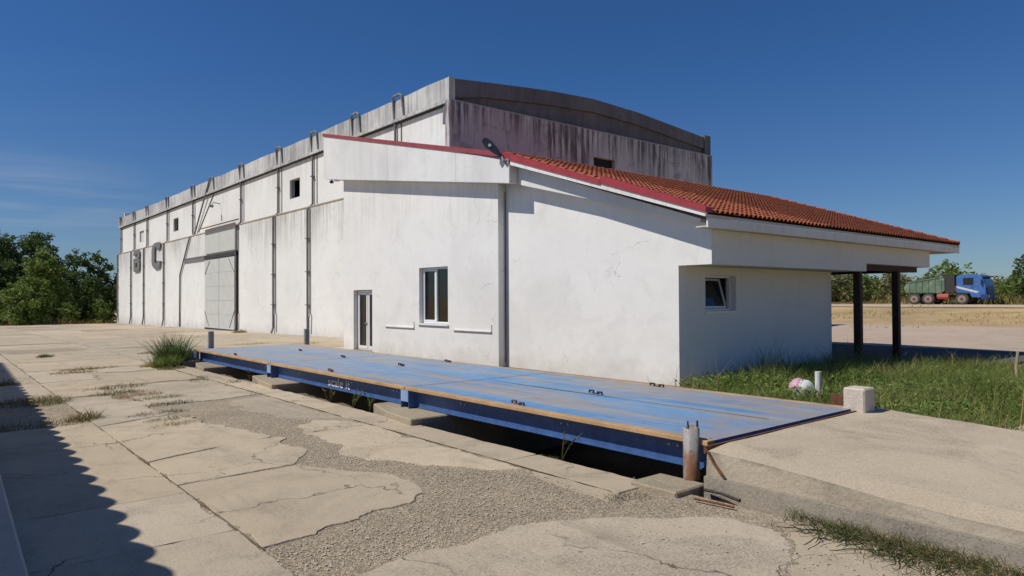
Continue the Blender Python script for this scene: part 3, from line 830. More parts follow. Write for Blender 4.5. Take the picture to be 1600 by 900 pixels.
br = MB().box(9.62, 9.65, 4.38, 4.62, .3, .58).box(9.65, 9.78, 4.36, 4.40, .3, .58).build('angle_bracket', 'rust', bevel=.004)
tag(br, 'rusty upright angle iron just behind the pale concrete block', 'bracket')
MB().tube([(9.9, 4.10, .42), (9.72, 4.14, .445), (9.6, 4.13, .44)], .012, 6).build('iron_rod', 'rust')
tag(bpy.data.objects['iron_rod.003'], 'small rusty rod on the ramp edge at the foot of the pale block', 'iron rod')

# ------------------------------------------------------------------ warehouse
wh = thing('warehouse', 'large white concrete warehouse with arched roof and stained walls', 'warehouse', (24.5, 54, 0))
XL, XU, XP, XE = 15.80, 16.10, 15.97, 33.8
YN, YF = 22.8, 86.0
pipesU = [85.4, 79.09, 73.65, 66.28, 58.53, 47.44, 40.95, 36.04, 31.26, 27.26]
# lower wall: panels between the pipe lines, each a precast panel of its own
edges = [23.05, 31.3, 35.9, 40.75, 47.5, 54.5, 61.2, 66.2, 73.9, 79.05, 85.95]
for a, b in zip(edges[:-1], edges[1:]):
    MB().box(XL, XL + .55, a + .006, b - .006, .98, 6.97).build('wall_panel', 'wall_w', wh)
    MB().box(XL - .018, XL + .5, a + .004, b - .004, -1.0, .976).build('wall_base', 'wall_w', wh)
MB().prism([(XL - .03, 6.97), (XL - .03, 6.90), (XL + .002, 6.88), (XU + .1, 6.88), (XU + .1, 7.06)], 1, 23.05, 85.95).build('ledge', 'ledge', wh)
wins = [(37.95, 39.4, 7.75, 8.86), (63.0, 64.55, 7.78, 8.9), (75.3, 77.1, 7.7, 8.77)]
holed(0, XU, XU + .3, 23.3, 85.9, 7.0, 9.82, wins).build('upper_wall', 'wall_u', wh)
for i, (a, b, c, d) in enumerate(wins):
    fr = MB().box(XU + .1, XU + .18, a, a + .07, c, d).box(XU + .1, XU + .18, b - .07, b, c, d).box(XU + .1, XU + .18, a + .07, b - .07, c, c + .06).box(XU + .1, XU + .18, a + .07, b - .07, d - .07, d)
    w_ = fr.build('window', 'grey_frame', wh)
    if i == 2: MB().box(XU + .13, XU + .14, a + .07, b - .07, c + .06, d - .07).build('pane', 'plastic', w_)
# parapet panels with an uneven top
pe = [23.05] + sorted([p + .35 for p in pipesU])
pe[-1] = 85.9
tops = []
for i, (a, b) in enumerate(zip(pe[:-1], pe[1:])):
    k = max(2, int((b - a) / 1.2))
    prof = [(a + .008, 9.84)] + [(b - .008, 9.84)]
    up_ = [(b - .008 - (b - a - .016) * q / k, 10.84 + random.uniform(-.05, .03)) for q in range(k + 1)]
    MB().prism(prof + up_, 0, XP, XP + .35).build('parapet_panel', 'parapet', wh)
mould = MB()
y = 23.05
while y < 85.8:
    L = random.uniform(3, 7)
    mould.box(XP - .07, XP + .02, y, min(y + L - .02, 85.9), 9.80 + random.uniform(-.01, .01), 9.93 + random.uniform(-.015, .015)); y += L
mould.build('parapet_moulding', 'parapet', wh)
MB().box(XP + .005, XU + .3, 23.05, 85.9, 9.74, 9.80).build('drip_groove', 'dark', wh)
MB().box(XP - .004, XP + .3, 22.98, 23.04, 9.9, 10.84).build('corner_pier', 'parapet', wh)
MB().box(XL - .01, XL + .5, 85.95, 86.2, -1, 7.0).box(XU - .01, XU + .4, 85.9, 86.2, 7, 9.8).box(XP - .03, XP + .4, 85.9, 86.35, 9.8, 10.9).build('corner_pier', 'parapet', wh)
# gable end: wall stands proud, arched top set back
hol = [(24.15, 25.65, 7.7, 8.62)]
gw = holed(1, YN, YN + .3, XL + .06, XE, -.5, 9.9, hol).build('gable_wall', 'gable', wh)
MB().box(24.15, 25.65, YN + .2, YN + .24, 7.7, 8.62).build('dark_interior_sheet', 'black', wh)  # black sheet stands in for the unlit interior behind the opening
arc = [(15.99, 10.80), (17.9, 10.99), (20.4, 11.22), (21.7, 11.33), (24.4, 11.46), (27.6, 11.36), (30.4, 11.14), (33.1, 10.92), (33.7, 10.95)]
arcs = [(15.99, 10.0)] + [(x, z - .64) for x, z in arc[1:]]
YA = YN + .36
MB().prism(arc + arcs[::-1], 1, YA - .14, YA + .3).build('arch_fascia', 'arch', wh)
MB().prism([(15.95, 9.0)] + [(x, z - .6) for x, z in arc] + [(33.7, 9.0)], 1, YA, YA + .25).build('arch_wall', 'arch', wh)
MB().box(33.35, 33.9, YA - .2, YA + .4, 9.6, 11.02).build('corner_pier', 'arch', wh)
rf = MB()
V = [(x, yy, z - .35) for yy in (YA + .26, 85.8) for x, z in arc]
n = len(arc)
rf.add(V, [(i, i + 1, n + i + 1, n + i) for i in range(n - 1)])
rf.build('vault_roof', 'parapet', wh)
MB().box(XE - .3, XE - .003, YN + .31, 85.9, -.5, 11.0).box(XL + .6, XE - .31, 85.6, 85.89, -1, 11.5).build('rear_wall', 'wall_u', wh)
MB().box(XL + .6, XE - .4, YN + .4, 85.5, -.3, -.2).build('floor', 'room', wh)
# sliding door
DY0, DY1 = 47.72, 54.3
for (a, b) in ((DY0, (DY0 + DY1) / 2 - .02), ((DY0 + DY1) / 2 + .02, DY1)):
    lf = MB().box(XL - .07, XL - .04, a, b, -.12, 4.86).build('door_leaf', 'door', wh)
    for k in range(5):
        z0 = -.1 + k * .99
        MB().box(XL - .1, XL - .068, a + .015, b - .015, z0 + .006, z0 + .982).build('door_panel', 'door', lf)
    MB().box(XL - .09, XL - .03, a, b, 5.3, 7.12).build('upper_panel', 'door', wh)
    s_ = 1 if a == DY0 else -1
    e_ = a if s_ == 1 else b
    for (p, q) in (((e_ + s_ * .08, 3.8), (e_ + s_ * 1.2, 4.75)), ((e_ + s_ * .08, 1.1), (e_ + s_ * 1.0, .02))):
        MB().tube([(XL - .115, p[0], p[1]), (XL - .115, q[0], q[1])], .022, 5).build('brace', 'grey', lf)
MB().box(XL - .12, XL - .005, DY0 - .4, DY0 - .02, -.15, 5.2).build('door_post', 'dark', wh)
MB().box(XL - .14, XL - .005, DY0 - .4, DY1 + .05, 4.9, 5.16).build('door_track', 'dark', wh)
MB().box(XL - .1, XL - .005, DY1 + .05, 60.0, 4.92, 5.04).build('track_rail', 'grey', wh)
MB().box(XL - .1, XL - .005, DY1 + .05, 60.0, 5.16, 5.22).build('track_rail', 'grey', wh)
MB().box(XL - .11, XL - .02, DY0 - .2, DY1 + .02, -.22, -.12).build('door_sill', 'dark', wh)
MB().prism([(XL - .42, 7.2), (XL + .01, 7.34), (XL + .01, 7.26), (XL - .42, 7.13)], 1, DY0 - .5, DY1 + .1).build('drip_canopy', 'rust', wh)
MB().tube([(XL - .08, DY0 - .2, .1), (XL - .1, DY0 - .2, .9), (XL - .12, DY0 - .15, 1.2)], .06, 6).build('door_bolt', 'rust', wh)
# downpipes with a swan neck over the parapet
def downpipe(yu, yl=None, full=True, diag=False):
    p = MB()
    hk = [(XP - .02, yu - .85, 9.98), (XP - .07, yu - .75, 10.86), (XP - .08, yu - .6, 10.96), (XP - .08, yu - .1, 10.96), (XP - .08, yu, 10.86)]
    if diag:
        path = hk + [(XU - .12, yu + 3.9, 7.3), (XU - .14, yu + 4.0, 7.05), (XL - .09, 58.3, 6.85), (XL - .09, 61.0, 4.0), (XL - .09, 61.1, -.25)]
    else:
        path = hk + [(XU - .09, yu, 9.7), (XU - .09, yu, 7.12)]
        if full:
            yl = yu if yl is None else yl
            path += [(XL - .09, yl, 6.84), (XL - .09, yl, .25), (XL - .2, yl, .02 + float(g(15, yl)))]
    p.tube(path, .06, 8)
    o = p.build('downpipe', 'grey', wh)
    c = MB()
    if not diag:
        c.tube([(XU - .03, yu - .42, 9.75), (XU - .03, yu - .42, 7.1)], .02, 5)
        if full: c.tube([(XL - .03, yl - .25, 6.85), (XL - .03, yl - .25, 1.2), (XL - .06, yl - .45, 1.0), (XL - .04, yl - .35, .1 + float(g(15, yl)))], .018, 5)
    else: c.tube([(XU - .03, yu - .4, 9.75), (XU - .03, yu + 3.4, 7.2)], .03, 5)
    c.build('cable', 'iron', o)
    br_ = MB()
    for z in (8.6,) + ((5.2, 3.4, 1.6) if full and not diag else ()):
        br_.box((XU if z > 7 else XL) - .19, (XU if z > 7 else XL) - .001, yu - .11, yu + .11, z, z + .05)
    if not diag: br_.build('bracket', 'grey', o)
    return o
for i, yu in enumerate(pipesU):
    downpipe(yu, {0: 85.6, 4: 58.3}.get(i, None), full=yu > 33 and i != 4)
downpipe(53.8, diag=True)
# letters
def glyph(polys, y0, z0, w, h):
    m_ = MB()
    for pl in polys: m_.prism([(y0 - p[0] * w, z0 + p[1] * h) for p in pl], 0, XL - .16, XL - .02)
    return m_.build('letter', 'letter', wh)
glyph([[(.12, 1), (.78, 1), (1, .88), (1, .66), (.9, .61), (.9, .57), (1, .50), (1, .1), (.86, 0), (.62, 0), (.62, .60), (.55, .66), (.62, .70), (.62, .83), (.40, .83), (.38, .76), (0, .76), (0, .88)],
       [(0, .62), (.615, .62), (.615, .40), (.36, .40), (.36, .19), (.615, .19), (.615, 0), (.05, 0), (0, .05)]], 77.6, 4.75, 2.55, 2.1)
glyph([[(.36, 1), (.86, 1), (1, .93), (1, .76), (.62, .72), (.60, .84), (.46, .84), (.36, .76), (.36, .25), (.46, .17), (.60, .17), (.62, .30), (1, .27), (1, .10), (.86, 0), (.36, 0), (.10, .12), (0, .28), (0, .74), (.10, .9)]], 70.2, 4.75, 3.0, 2.35)
MB().tube([(XU, 52.0, 8.85), (XU - .5, 52.0, 8.9), (XU - .6, 52.0, 8.7)], .03, 6).box(XU - .75, XU - .5, 51.9, 52.1, 8.55, 8.7).build('wall_lamp', 'grey', wh)

# ------------------------------------------------------------------ office building
ob = thing('office_building', 'low white office annex with red tiled roof beside the blue deck', 'building', (17, 14, 0))
XA, XB, XF = 12.35, 12.63, 12.0
dH = (22.68, 24.13, -.02, 2.26)
wH = (17.87, 19.52, 1.12, 2.93)
MBw = holed(0, XA, XA + .27, 15.37, 24.95, -.1, 5.6, [dH, wH])
MBw.build('front_wall', 'wall_o', ob)
MB().prism([(15.37, 5.603), (24.95, 5.603), (24.95, 8.0), (15.37, 5.85)], 0, XA + .002, XA + .272).build('front_wall_top', 'wall_o', ob)
MB().box(XA + .275, 15.7, 24.68, 24.95, -.1, 7.9).build('end_wall', 'wall_o', ob)
# step between the two front walls: wall end and a slot
MB().box(XA + .273, XB - .05, 15.40, 15.6, -.1, 5.6).build('step_return', 'wall_s', ob)
MB().box(XB - .04, XB + .25, 15.375, 15.62, -.1, 5.6).build('joint_slot', 'grey_frame', ob)
MB().tube([(XB - .05, 15.33, 4.95), (XB - .05, 15.335, .1)], .012, 5).build('cable', 'iron', ob)
# right part: gable shape with cantilevered eaves corner
MB().prism([(9.4, -.1), (15.37, -.1), (15.37, 5.7), (14.7, 5.62), (8.55, 3.5), (8.55, 2.62), (9.4, 2.62)], 0, XB, XB + .28).build('gable_wall', 'wall_o', ob)
sw = (13.62, 14.87, 1.6, 2.43)
holed(1, 9.4, 9.68, XB + .283, 19.7, -.1, 2.62, [sw]).build('side_wall', 'wall_s', ob)
MB().box(19.42, 19.7, 9.683, 15.5, -.1, 3.3).build('side_end_wall', 'wall_s', ob)
MB().box(XB + .283, 19.95, 8.80, 9.72, 2.622, 2.7).build('soffit', 'soffit', ob)
MB().box(XB + .283, 20.0, 8.55, 8.8, 2.62, 3.5).build('eaves_beam', 'wall_s', ob)
MB().box(20.003, 24.6, 8.55, 8.8, 2.84, 3.5).build('eaves_beam', 'wall_s', ob)
MB().box(24.35, 24.598, 8.803, 15.2, 2.84, 3.5).build('eaves_beam', 'wall_s', ob)
MB().box(20.0, 24.35, 8.81, 15.2, 3.1, 3.16).build('ceiling_board', 'soffit', ob)
for a in ((19.72, 24.3, 8.82, 8.98, 2.68, 2.835), (19.72, 24.3, 12.6, 12.76, 2.68, 2.84), (19.9, 20.06, 8.99, 12.59, 2.68, 2.835), (24.0, 24.16, 8.99, 12.59, 2.68, 2.83)):
    MB().box(*a).build('timber_beam', 'timber', ob)
for x in (20.1, 22.7):
    MB().box(x - .095, x + .095, 8.74, 8.93, -.1, 2.68).build('post', 'timber', ob, bevel=.012)
for x in (23.9,):
    pass
# roof: slab, barge, tiles
YE, ZE, YR, ZR = 8.25, 3.62, 14.73, 5.86
slope = (ZR - ZE) / (YR - YE)
XR0, XR1 = 26.35, 25.7
roof = MB().prism([(YE, ZE - .02), (YE, ZE - .08), (YR, ZR - .1), (YR, ZR - .02)], 0, XF + .07, 25.75).prism([(YR + .002, ZR - .1), (21.4, 3.62), (21.4, 3.68), (YR + .002, ZR - .02)], 0, 15.72, 25.75).build('roof', 'soffit', ob)
sk = MB().add([(25.75, YE, ZE - .02), (XR0, YE, ZE - .02), (25.75, YR, ZR - .02), (25.75, YE, ZE - .09), (XR0, YE, ZE - .09), (25.75, YR, ZR - .12)],
              [(0, 1, 2), (3, 5, 4), (0, 3, 4, 1), (1, 4, 5, 2)]).build('roof_verge', 'soffit', roof)
MB().box(XF + .07, XR0, YE + .004, YE + .04, 3.34, ZE - .085).build('eaves_board', 'white', ob)
MB().box(XF + .07, XR0 - .03, YE + .042, 8.545, 3.35, 3.38).build('eaves_soffit', 'soffit', ob)
MB().box(24.62, XR0 - .03, 8.55, 15.0, 3.35, 3.38).build('verge_soffit', 'soffit', ob)
def bargez(y): return 3.60 + (y - 8.3) * (5.575 - 3.575) / (14.6 - 8.34)
MB().prism([(8.27, bargez(8.27) - .035), (14.62, bargez(14.62) - .035), (14.74, bargez(14.74) + .13), (8.25, bargez(8.25) + .08)], 0, XF, XF + .06).build('barge_board', 'white', ob)
for (ya, yb, dm) in ((8.24, 11.1, 'red'), (11.11, 14.75, 'red')):
    MB().prism([(ya, bargez(ya) + .055), (yb, bargez(yb) + .09), (yb, bargez(yb) + .27), (ya, bargez(ya) + .165)], 0, XF - .03, XF + .22).build('barge_flashing', dm, ob)
# recessed band under the verge
MB().prism([(14.42, 5.02), (12.33, 4.47), (8.6, 3.49), (8.6, 3.56), (14.42, 5.50)], 0, 12.30, XB - .003).build('verge_band', 'fascia', ob)
# big fascia box of the left part, in three panels
def fb(y): return 5.035 + (y - 14.44) * (6.686 - 5.035) / (25.95 - 14.44)
def ft(y): return 5.78 + (y - 14.73) * (8.42 - 5.80) / (26.0 - 14.73)
ed = [14.44, 16.93, 20.97, 25.97]
for a, b in zip(ed[:-1], ed[1:]):
    a2, b2 = a + .006, b - .006
    MB().prism([(a2, fb(a2)), (b2, fb(b2)), (b2, ft(b2)), (a2, ft(a2) if a > 15 else 5.62)], 0, XF, XA - .004).build('fascia_panel', 'fascia', ob)
MB().prism([(14.44, 5.3), (24.95, 6.9), (24.95, 8.0), (14.44, 5.6)], 0, XA - .002, XA + .0).build('fascia_back', 'fascia', ob)
MB().prism([(24.96, 6.56), (25.95, 6.70), (25.95, 8.2), (24.96, 8.0)], 0, XA, 15.7).build('eaves_return', 'fascia', ob)
MB().prism([(15.2, ft(15.2) - .005), (26.02, ft(26.02) - .005), (26.02, ft(26.02) + .11), (14.72, ft(14.72) + .14), (14.72, ft(14.72) + .02)], 0, XF - .03, XF + .25).build('fascia_flashing', 'red2', ob)
MB().prism([(14.9, 5.62), (26.0, 8.18), (26.0, 8.3), (14.9, 5.75)], 0, XF + .26, 15.7).build('left_roof', 'parapet', ob)
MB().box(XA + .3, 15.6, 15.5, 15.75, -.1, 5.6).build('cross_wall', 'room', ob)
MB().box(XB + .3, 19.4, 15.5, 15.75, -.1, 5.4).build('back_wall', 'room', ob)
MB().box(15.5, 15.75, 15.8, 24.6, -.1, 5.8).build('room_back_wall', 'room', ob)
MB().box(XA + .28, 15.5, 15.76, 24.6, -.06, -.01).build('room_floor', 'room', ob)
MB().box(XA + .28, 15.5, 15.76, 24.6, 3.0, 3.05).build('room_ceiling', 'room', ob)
# tiles
def tile_verts(w=.175, L=.42, h=.07):
    vs = []; K = 4
    for (t, sc, dz) in ((0, 1.0, .028), (1, .86, .0)):
        for k in range(K + 1):
            a = math.pi * k / K
            vs.append((-math.cos(a) * w / 2 * sc, t * L, math.sin(a) * h * sc + dz))
    for k in range(K + 1):
        a = math.pi * k / K
        vs.append((-math.cos(a) * w / 2 * .80, .0, math.sin(a) * (h - .02) + .028))
    fs = [(k, k + 1, K + 2 + k, K + 1 + k) for k in range(K)] + [(2 * K + 2 + k, 2 * K + 3 + k, k + 1, k) for k in range(K)]
    return np.array(vs), np.array(fs)
tv, tf = tile_verts()
th = math.atan(slope)
ct, st_ = math.cos(th), math.sin(th)
tv2 = np.stack([tv[:, 0], tv[:, 1] * ct - tv[:, 2] * st_, tv[:, 1] * st_ + tv[:, 2] * ct], 1)
tme = bpy.data.meshes.new('roof_tile')
tme.from_pydata(tv2.tolist(), [], tf.tolist()); tme.materials.append(MT['tile'])
rowp = .355
rowsN = int(math.hypot(YR - YE, ZR - ZE) / rowp) + 1
cands = []
pitch = .18
ncol = int((XR0 - 12.2) / pitch)
for i in range(ncol):
    x = 12.33 + i * pitch
    for j in range(rowsN):
        s_ = -.03 + j * rowp
        y = YE + s_ * ct; z = ZE + s_ * st_
        if y > YR - .05: continue
        lim = XR0 + (XR1 - XR0) * (y - YE) / (YR - YE)
        if x > lim - .05: continue
        cands.append((x + random.uniform(-.006, .006), y, z + random.uniform(0, .006)))
cands.sort(key=lambda c: (c[0] ** 2 + c[1] ** 2))
l = parent_loc(roof)
for c in cands[:300]:
    o = bpy.data.objects.new('roof_tile', tme); COL.objects.link(o); o.parent = roof
    o.location = (c[0] - l[0], c[1] - l[1], c[2] - l[2])
rest = np.array(cands[300:])
V = (tv2[None] + rest[:, None, :]).reshape(-1, 3)
F = (tf[None] + (np.arange(len(rest)) * len(tv2))[:, None, None]).reshape(-1, 4)
tag(np_mesh('roof_tiles', V, F, 'tile', roof), kind='stuff')
# pan layer between the barrel tiles and the back slope
MB().add([(XF + .2, YE - .02, ZE - .005), (XR0, YE - .02, ZE - .005), (XR1, YR, ZR - .005), (XF + .2, YR, ZR - .005)], [(0, 1, 2, 3)]).build('pan_tiles', 'pan', roof)
MB().add([(15.72, YR, ZR - .003), (XR1, YR, ZR - .003), (XR0, 21.4, 3.7), (15.72, 21.4, 3.7)], [(0, 1, 2, 3)]).build('back_slope', 'tile', roof)
rt_ = MB()
x = XF + .3
while x < XR1 - .1:
    rt_.tube([(x, YR, ZR + .0), (x + .4, YR, ZR + .012)], [.085, .1], 8, False); x += .37
tag(rt_.build('ridge_tiles', 'tile', roof), kind='stuff')
hp = MB()
for k in range(18):
    a, b = k / 18, (k + 1) / 18
    hp.tube([(XR0 + (XR1 - XR0) * a - .03, YE + (YR - YE) * a, ZE + (ZR - ZE) * a + .045), (XR0 + (XR1 - XR0) * b - .03, YE + (YR - YE) * b, ZE + (ZR - ZE) * b + .03)], [.085, .07], 7, False)
tag(hp.build('verge_tiles', 'tile', roof), kind='stuff')
# door
dr = MB()
x0, x1 = XA + .17, XA + .235
a, b, c, d = 22.70, 24.11, .03, 2.24
dr.box(x0, x1, a, a + .06, c, d).box(x0, x1, b - .06, b, c, d).box(x0, x1, a + .06, b - .06, d - .07, d).box(x0, x1, a + .06, b - .06, c, c + .05)
door = dr.build('door', 'pvc', ob)
mull = 23.30
for (u, v_) in ((a + .065, mull - .03), (mull + .03, b - .065)):
    fr = MB().box(x0 - .015, x1 - .01, u, u + .085, c + .055, d - .075).box(x0 - .015, x1 - .01, v_ - .085, v_, c + .055, d - .075).box(x0 - .015, x1 - .01, u + .085, v_ - .085, d - .16, d - .075).box(x0 - .015, x1 - .01, u + .085, v_ - .085, c + .055, c + .15).build('door_frame', 'pvc', door)
    MB().box(x0 + .015, x0 + .024, u + .085, v_ - .085, c + .15, d - .16).build('glass', 'glass', door)
MB().box(x0 - .05, x0 - .015, mull + .05, mull + .09, 1.0, 1.04).box(x0 - .065, x0 - .048, mull + .03, mull + .17, 1.0, 1.04).build('handle', 'grey', door)
MB().box(XA + .30, XA + .33, 23.3, 24.11, 1.12, 2.22).build('curtain', 'blind', ob)
MB().box(XA - .06, XA + .24, 22.6, 24.2, -.09, .02).build('door_step', 'pier', ob)
# front window
a, b, c, d = 17.88, 19.51, 1.13, 2.92
w_ = MB().box(x0 - .03, x1, a, a + .055, c, d).box(x0 - .03, x1, b - .055, b, c, d).box(x0 - .03, x1, a + .055, b - .055, c, c + .055).box(x0 - .03, x1, a + .055, b - .055, d - .055, d).build('window', 'pvc', ob)
mid = 18.72
MB().box(x0 - .045, x1 - .02, mid - .035, mid + .035, c + .057, d - .057).build('mullion', 'pvc', w_)
for (u, v_) in ((a + .057, mid - .037), (mid + .037, b - .057)):
    if v_ > 19: MB().box(x0 - .035, x0 - .005, u, u + .05, c + .06, d - .06).box(x0 - .035, x0 - .005, v_ - .05, v_, c + .06, d - .06).box(x0 - .035, x0 - .005, u + .05, v_ - .05, c + .06, c + .11).box(x0 - .035, x0 - .005, u + .05, v_ - .05, d - .11, d - .06).build('sash', 'pvc', w_)
    if v_ > 19: MB().box(x0 + .022, x0 + .026, u + .05, v_ - .05, c + .11, d - .11).build('insect_screen', 'screen', w_)
    MB().box(x0 + .01, x0 + .018, u, v_, c + .057, d - .057).build('pane', 'glass', w_)
MB().box(XA - .06, XA + .15, 17.83, 19.56, 1.07, 1.118).build('window_sill', 'pvc', ob)
for (u, v_) in ((19.82, 21.72), (15.67, 17.57)):
    MB().box(XA - .05, XA + .02, u, v_, .95, .98).box(XA - .025, XA + .02, u, u + .03, .98, 1.17).build('wall_ledge', 'fascia', ob)
# side window, top hung and tilted open
a, b, c, d = sw
w_ = MB().box(a, a + .05, 9.55, 9.61, c, d).box(b - .05, b, 9.55, 9.61, c, d).box(a + .05, b - .05, 9.55, 9.61, c, c + .05).box(a + .05, b - .05, 9.55, 9.61, d - .05, d).build('window', 'pvc', ob)
sa = MB()
def tl(z): return 9.60 + (z - c) * .28
for (u0, u1, za, zb) in ((a + .06, a + .11, c + .06, d - .06), (b - .11, b - .06, c + .06, d - .06), (a + .11, b - .11, c + .06, c + .11), (a + .11, b - .11, d - .11, d - .06)):
    sa.add([(u0, tl(za), za), (u1, tl(za), za), (u1, tl(zb), zb), (u0, tl(zb), zb), (u0, tl(za) + .04, za), (u1, tl(za) + .04, za), (u1, tl(zb) + .04, zb), (u0, tl(zb) + .04, zb)], [(0, 1, 2, 3), (4, 7, 6, 5), (0, 4, 5, 1), (1, 5, 6, 2), (2, 6, 7, 3), (3, 7, 4, 0)])
sa.build('sash', 'pvc', w_)
MB().add([(a + .11, tl(c + .1) + .02, c + .1), (b - .11, tl(c + .1) + .02, c + .1), (b - .11, tl(d - .1) + .02, d - .1), (a + .11, tl(d - .1) + .02, d - .1)], [(0, 1, 2, 3)]).build('pane', 'glass', w_)
MB().box(a - .04, b + .04, 9.36, 9.54, c - .05, c - .003).build('window_sill', 'pvc', ob)
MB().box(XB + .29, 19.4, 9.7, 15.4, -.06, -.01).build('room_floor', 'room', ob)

# security camera and lamp fixed to the fascia
sc_ = thing('security_camera', 'small dark camera under the left end of the white fascia', 'camera', (12.1, 25.45, 6.6))
MB().cyl((12.1, 25.45, 6.66), (12.1, 25.45, 6.58), .05, 8).build('mount', 'pvc', sc_)
MB().tube([(12.02, 25.36, 6.50), (12.16, 25.52, 6.53)], .06, 8).build('body', 'lamp', sc_)
MB().box(12.05, 12.2, 24.98, 25.15, 6.5, 6.6).build('junction_box', 'plastic', sc_)
lm = thing('flood_lamp', 'dark street lamp head on the fascia corner above the red trim', 'lamp', (11.95, 14.56, 5.65))
hd = MB()
ax0, ax1 = Vector((11.93, 14.66, 5.76)), Vector((11.55, 15.02, 6.27))
d_ = (ax1 - ax0).normalized(); sd_ = Vector((.62, .78, .15)).cross(d_).normalized(); nn = d_.cross(sd_).normalized()
prof = [(0, .045), (.12, .05), (.2, .085), (.5, .12), (.65, .095), (.71, .04)]
rws = []
for (t, w) in prof:
    p = ax0 + d_ * t
    th_ = .025 + .02 * min(1, t * 3)
    rws.append([p - sd_ * w - nn * th_, p + sd_ * w - nn * th_, p + sd_ * w * .8 + nn * th_, p - sd_ * w * .8 + nn * th_])
hd.add([q for r in rws for q in r], [(i * 4 + k, i * 4 + (k + 1) % 4, (i + 1) * 4 + (k + 1) % 4, (i + 1) * 4 + k) for i in range(len(prof) - 1) for k in range(4)] + [(3, 2, 1, 0), (20, 21, 22, 23)])
hd.build('lamp_head', 'lamp', lm, smooth=False)
pc = ax0 + d_ * .46
for s_ in (1, -1):
    MB().cyl(pc + nn * .03 * s_, pc + nn * .055 * s_, .045, 10).build('lens', 'lens', lm)
MB().tube([(12.0, 14.5, 5.62), (11.9, 14.56, 5.64), (11.93, 14.66, 5.76)], .035, 8).box(11.96, 12.02, 14.42, 14.6, 5.55, 5.7).build('bracket', 'post', lm)

# ------------------------------------------------------------------ roofed shed on the left, outside the picture but for its plinth and shadow
sh = thing('shed', 'roofed shed whose low concrete plinth and scalloped shadow show at lower left', 'shed', (-2.5, 12, 0))
MB().prism([(.43 + .02 * (-2 - 6) + .1, -2.0), (.53 + .02 * (28 - 6), 28.0), (-6, 28.0), (-6, -2.0)], 2, -.1, .10).build('plinth', 'block', sh, bevel=.02)
MB().box(-6, -2.4, -2, 27.6, .1, 3.1).build('wall', 'wall_o', sh)
V = []; F = []
yy = -3.0; ry = []
while yy < 28.2: ry.append(yy); yy += .055
for y in ry:
    ex = -.98 + .022 * (y - 6)
    zz = 2.89 + .16 * abs(math.sin(math.pi * y / .56)) ** .8
    V += [(ex, y, zz), (ex - 2.6, y, zz + .75), (ex, y, zz - .03), (ex - 2.6, y, zz + .72)]
for i in range(len(ry) - 1):
    a = i * 4; b = a + 4
    F += [(a, a + 1, b + 1, b), (a + 2, b + 2, b + 3, a + 3), (a, b, b + 2, a + 2)]
np_mesh('corrugated_roof', V, F, 'parapet', sh)

# ------------------------------------------------------------------ vegetation
def blades(pts, h, w, lean=.35, curl=.4, seg=2):
    """curved tapered blades: pts (n,3), h (n), w (n) -> verts, faces (quads)"""
    n = len(pts)
    az = rng.uniform(0, 2 * np.pi, n); ln = np.abs(rng.normal(0, lean, n)); cu = rng.uniform(.2, 1, n) * curl
    d = np.stack([np.cos(az), np.sin(az)], 1)
    fa = az + rng.uniform(-1.2, 1.2, n) + np.pi / 2
    sdv = np.stack([np.cos(fa), np.sin(fa)], 1)
    V = np.zeros((n, (seg + 1) * 2, 3))
    for k in range(seg + 1):
        t = k / seg
        off = (ln * t + cu * t * t)[:, None] * d * h[:, None]
        zz = h * (t - .35 * cu * t * t)
        ww = (w * (1 - .85 * t))[:, None] * .5
        for s_, q in ((-1, 0), (1, 1)):
            V[:, 2 * k + q, :2] = pts[:, :2] + off + sdv * ww * s_
            V[:, 2 * k + q, 2] = pts[:, 2] + zz
    F = []
    for k in range(seg): F.append(np.array([2 * k, 2 * k + 1, 2 * k + 3, 2 * k + 2]))
    F = (np.array(F)[None] + (np.arange(n) * (seg + 1) * 2)[:, None, None]).reshape(-1, 4)
    return V.reshape(-1, 3), F
def join(parts):
    V = []; F = []; o = 0
    for v, f in parts: V.append(v); F.append(f + o); o += len(v)
    return np.concatenate(V), np.concatenate(F)
def clump(name, x, y, r, n, h, w, m, label, cat, group, lean=.5, curl=.5, ex=1.0, rot=0.0, z=None):
    a = rng.uniform(0, 6.283, n); q = np.sqrt(rng.random(n)) * r
    px, py = q * np.cos(a) * ex, q * np.sin(a)
    X = px * math.cos(rot) - py * math.sin(rot); Y = px * math.sin(rot) + py * math.cos(rot)
    zz = (g(x, y) if z is None else z)
    pts = np.stack([x + X, y + Y, np.full(n, float(zz) - .02)], 1)
    fall = 1 - .55 * (q / r) ** 2
    v, f = blades(pts, h * rng.uniform(.45, 1.1, n) * fall, np.full(n, w) * rng.uniform(.7, 1.3, n), lean, curl)
    v -= np.array([x, y, 0])
    o = np_mesh(name, v, f, m); o.location = (x, y, 0)
    return tag(o, label, cat, group)
gw_ = 'weeds growing in the yard joints'
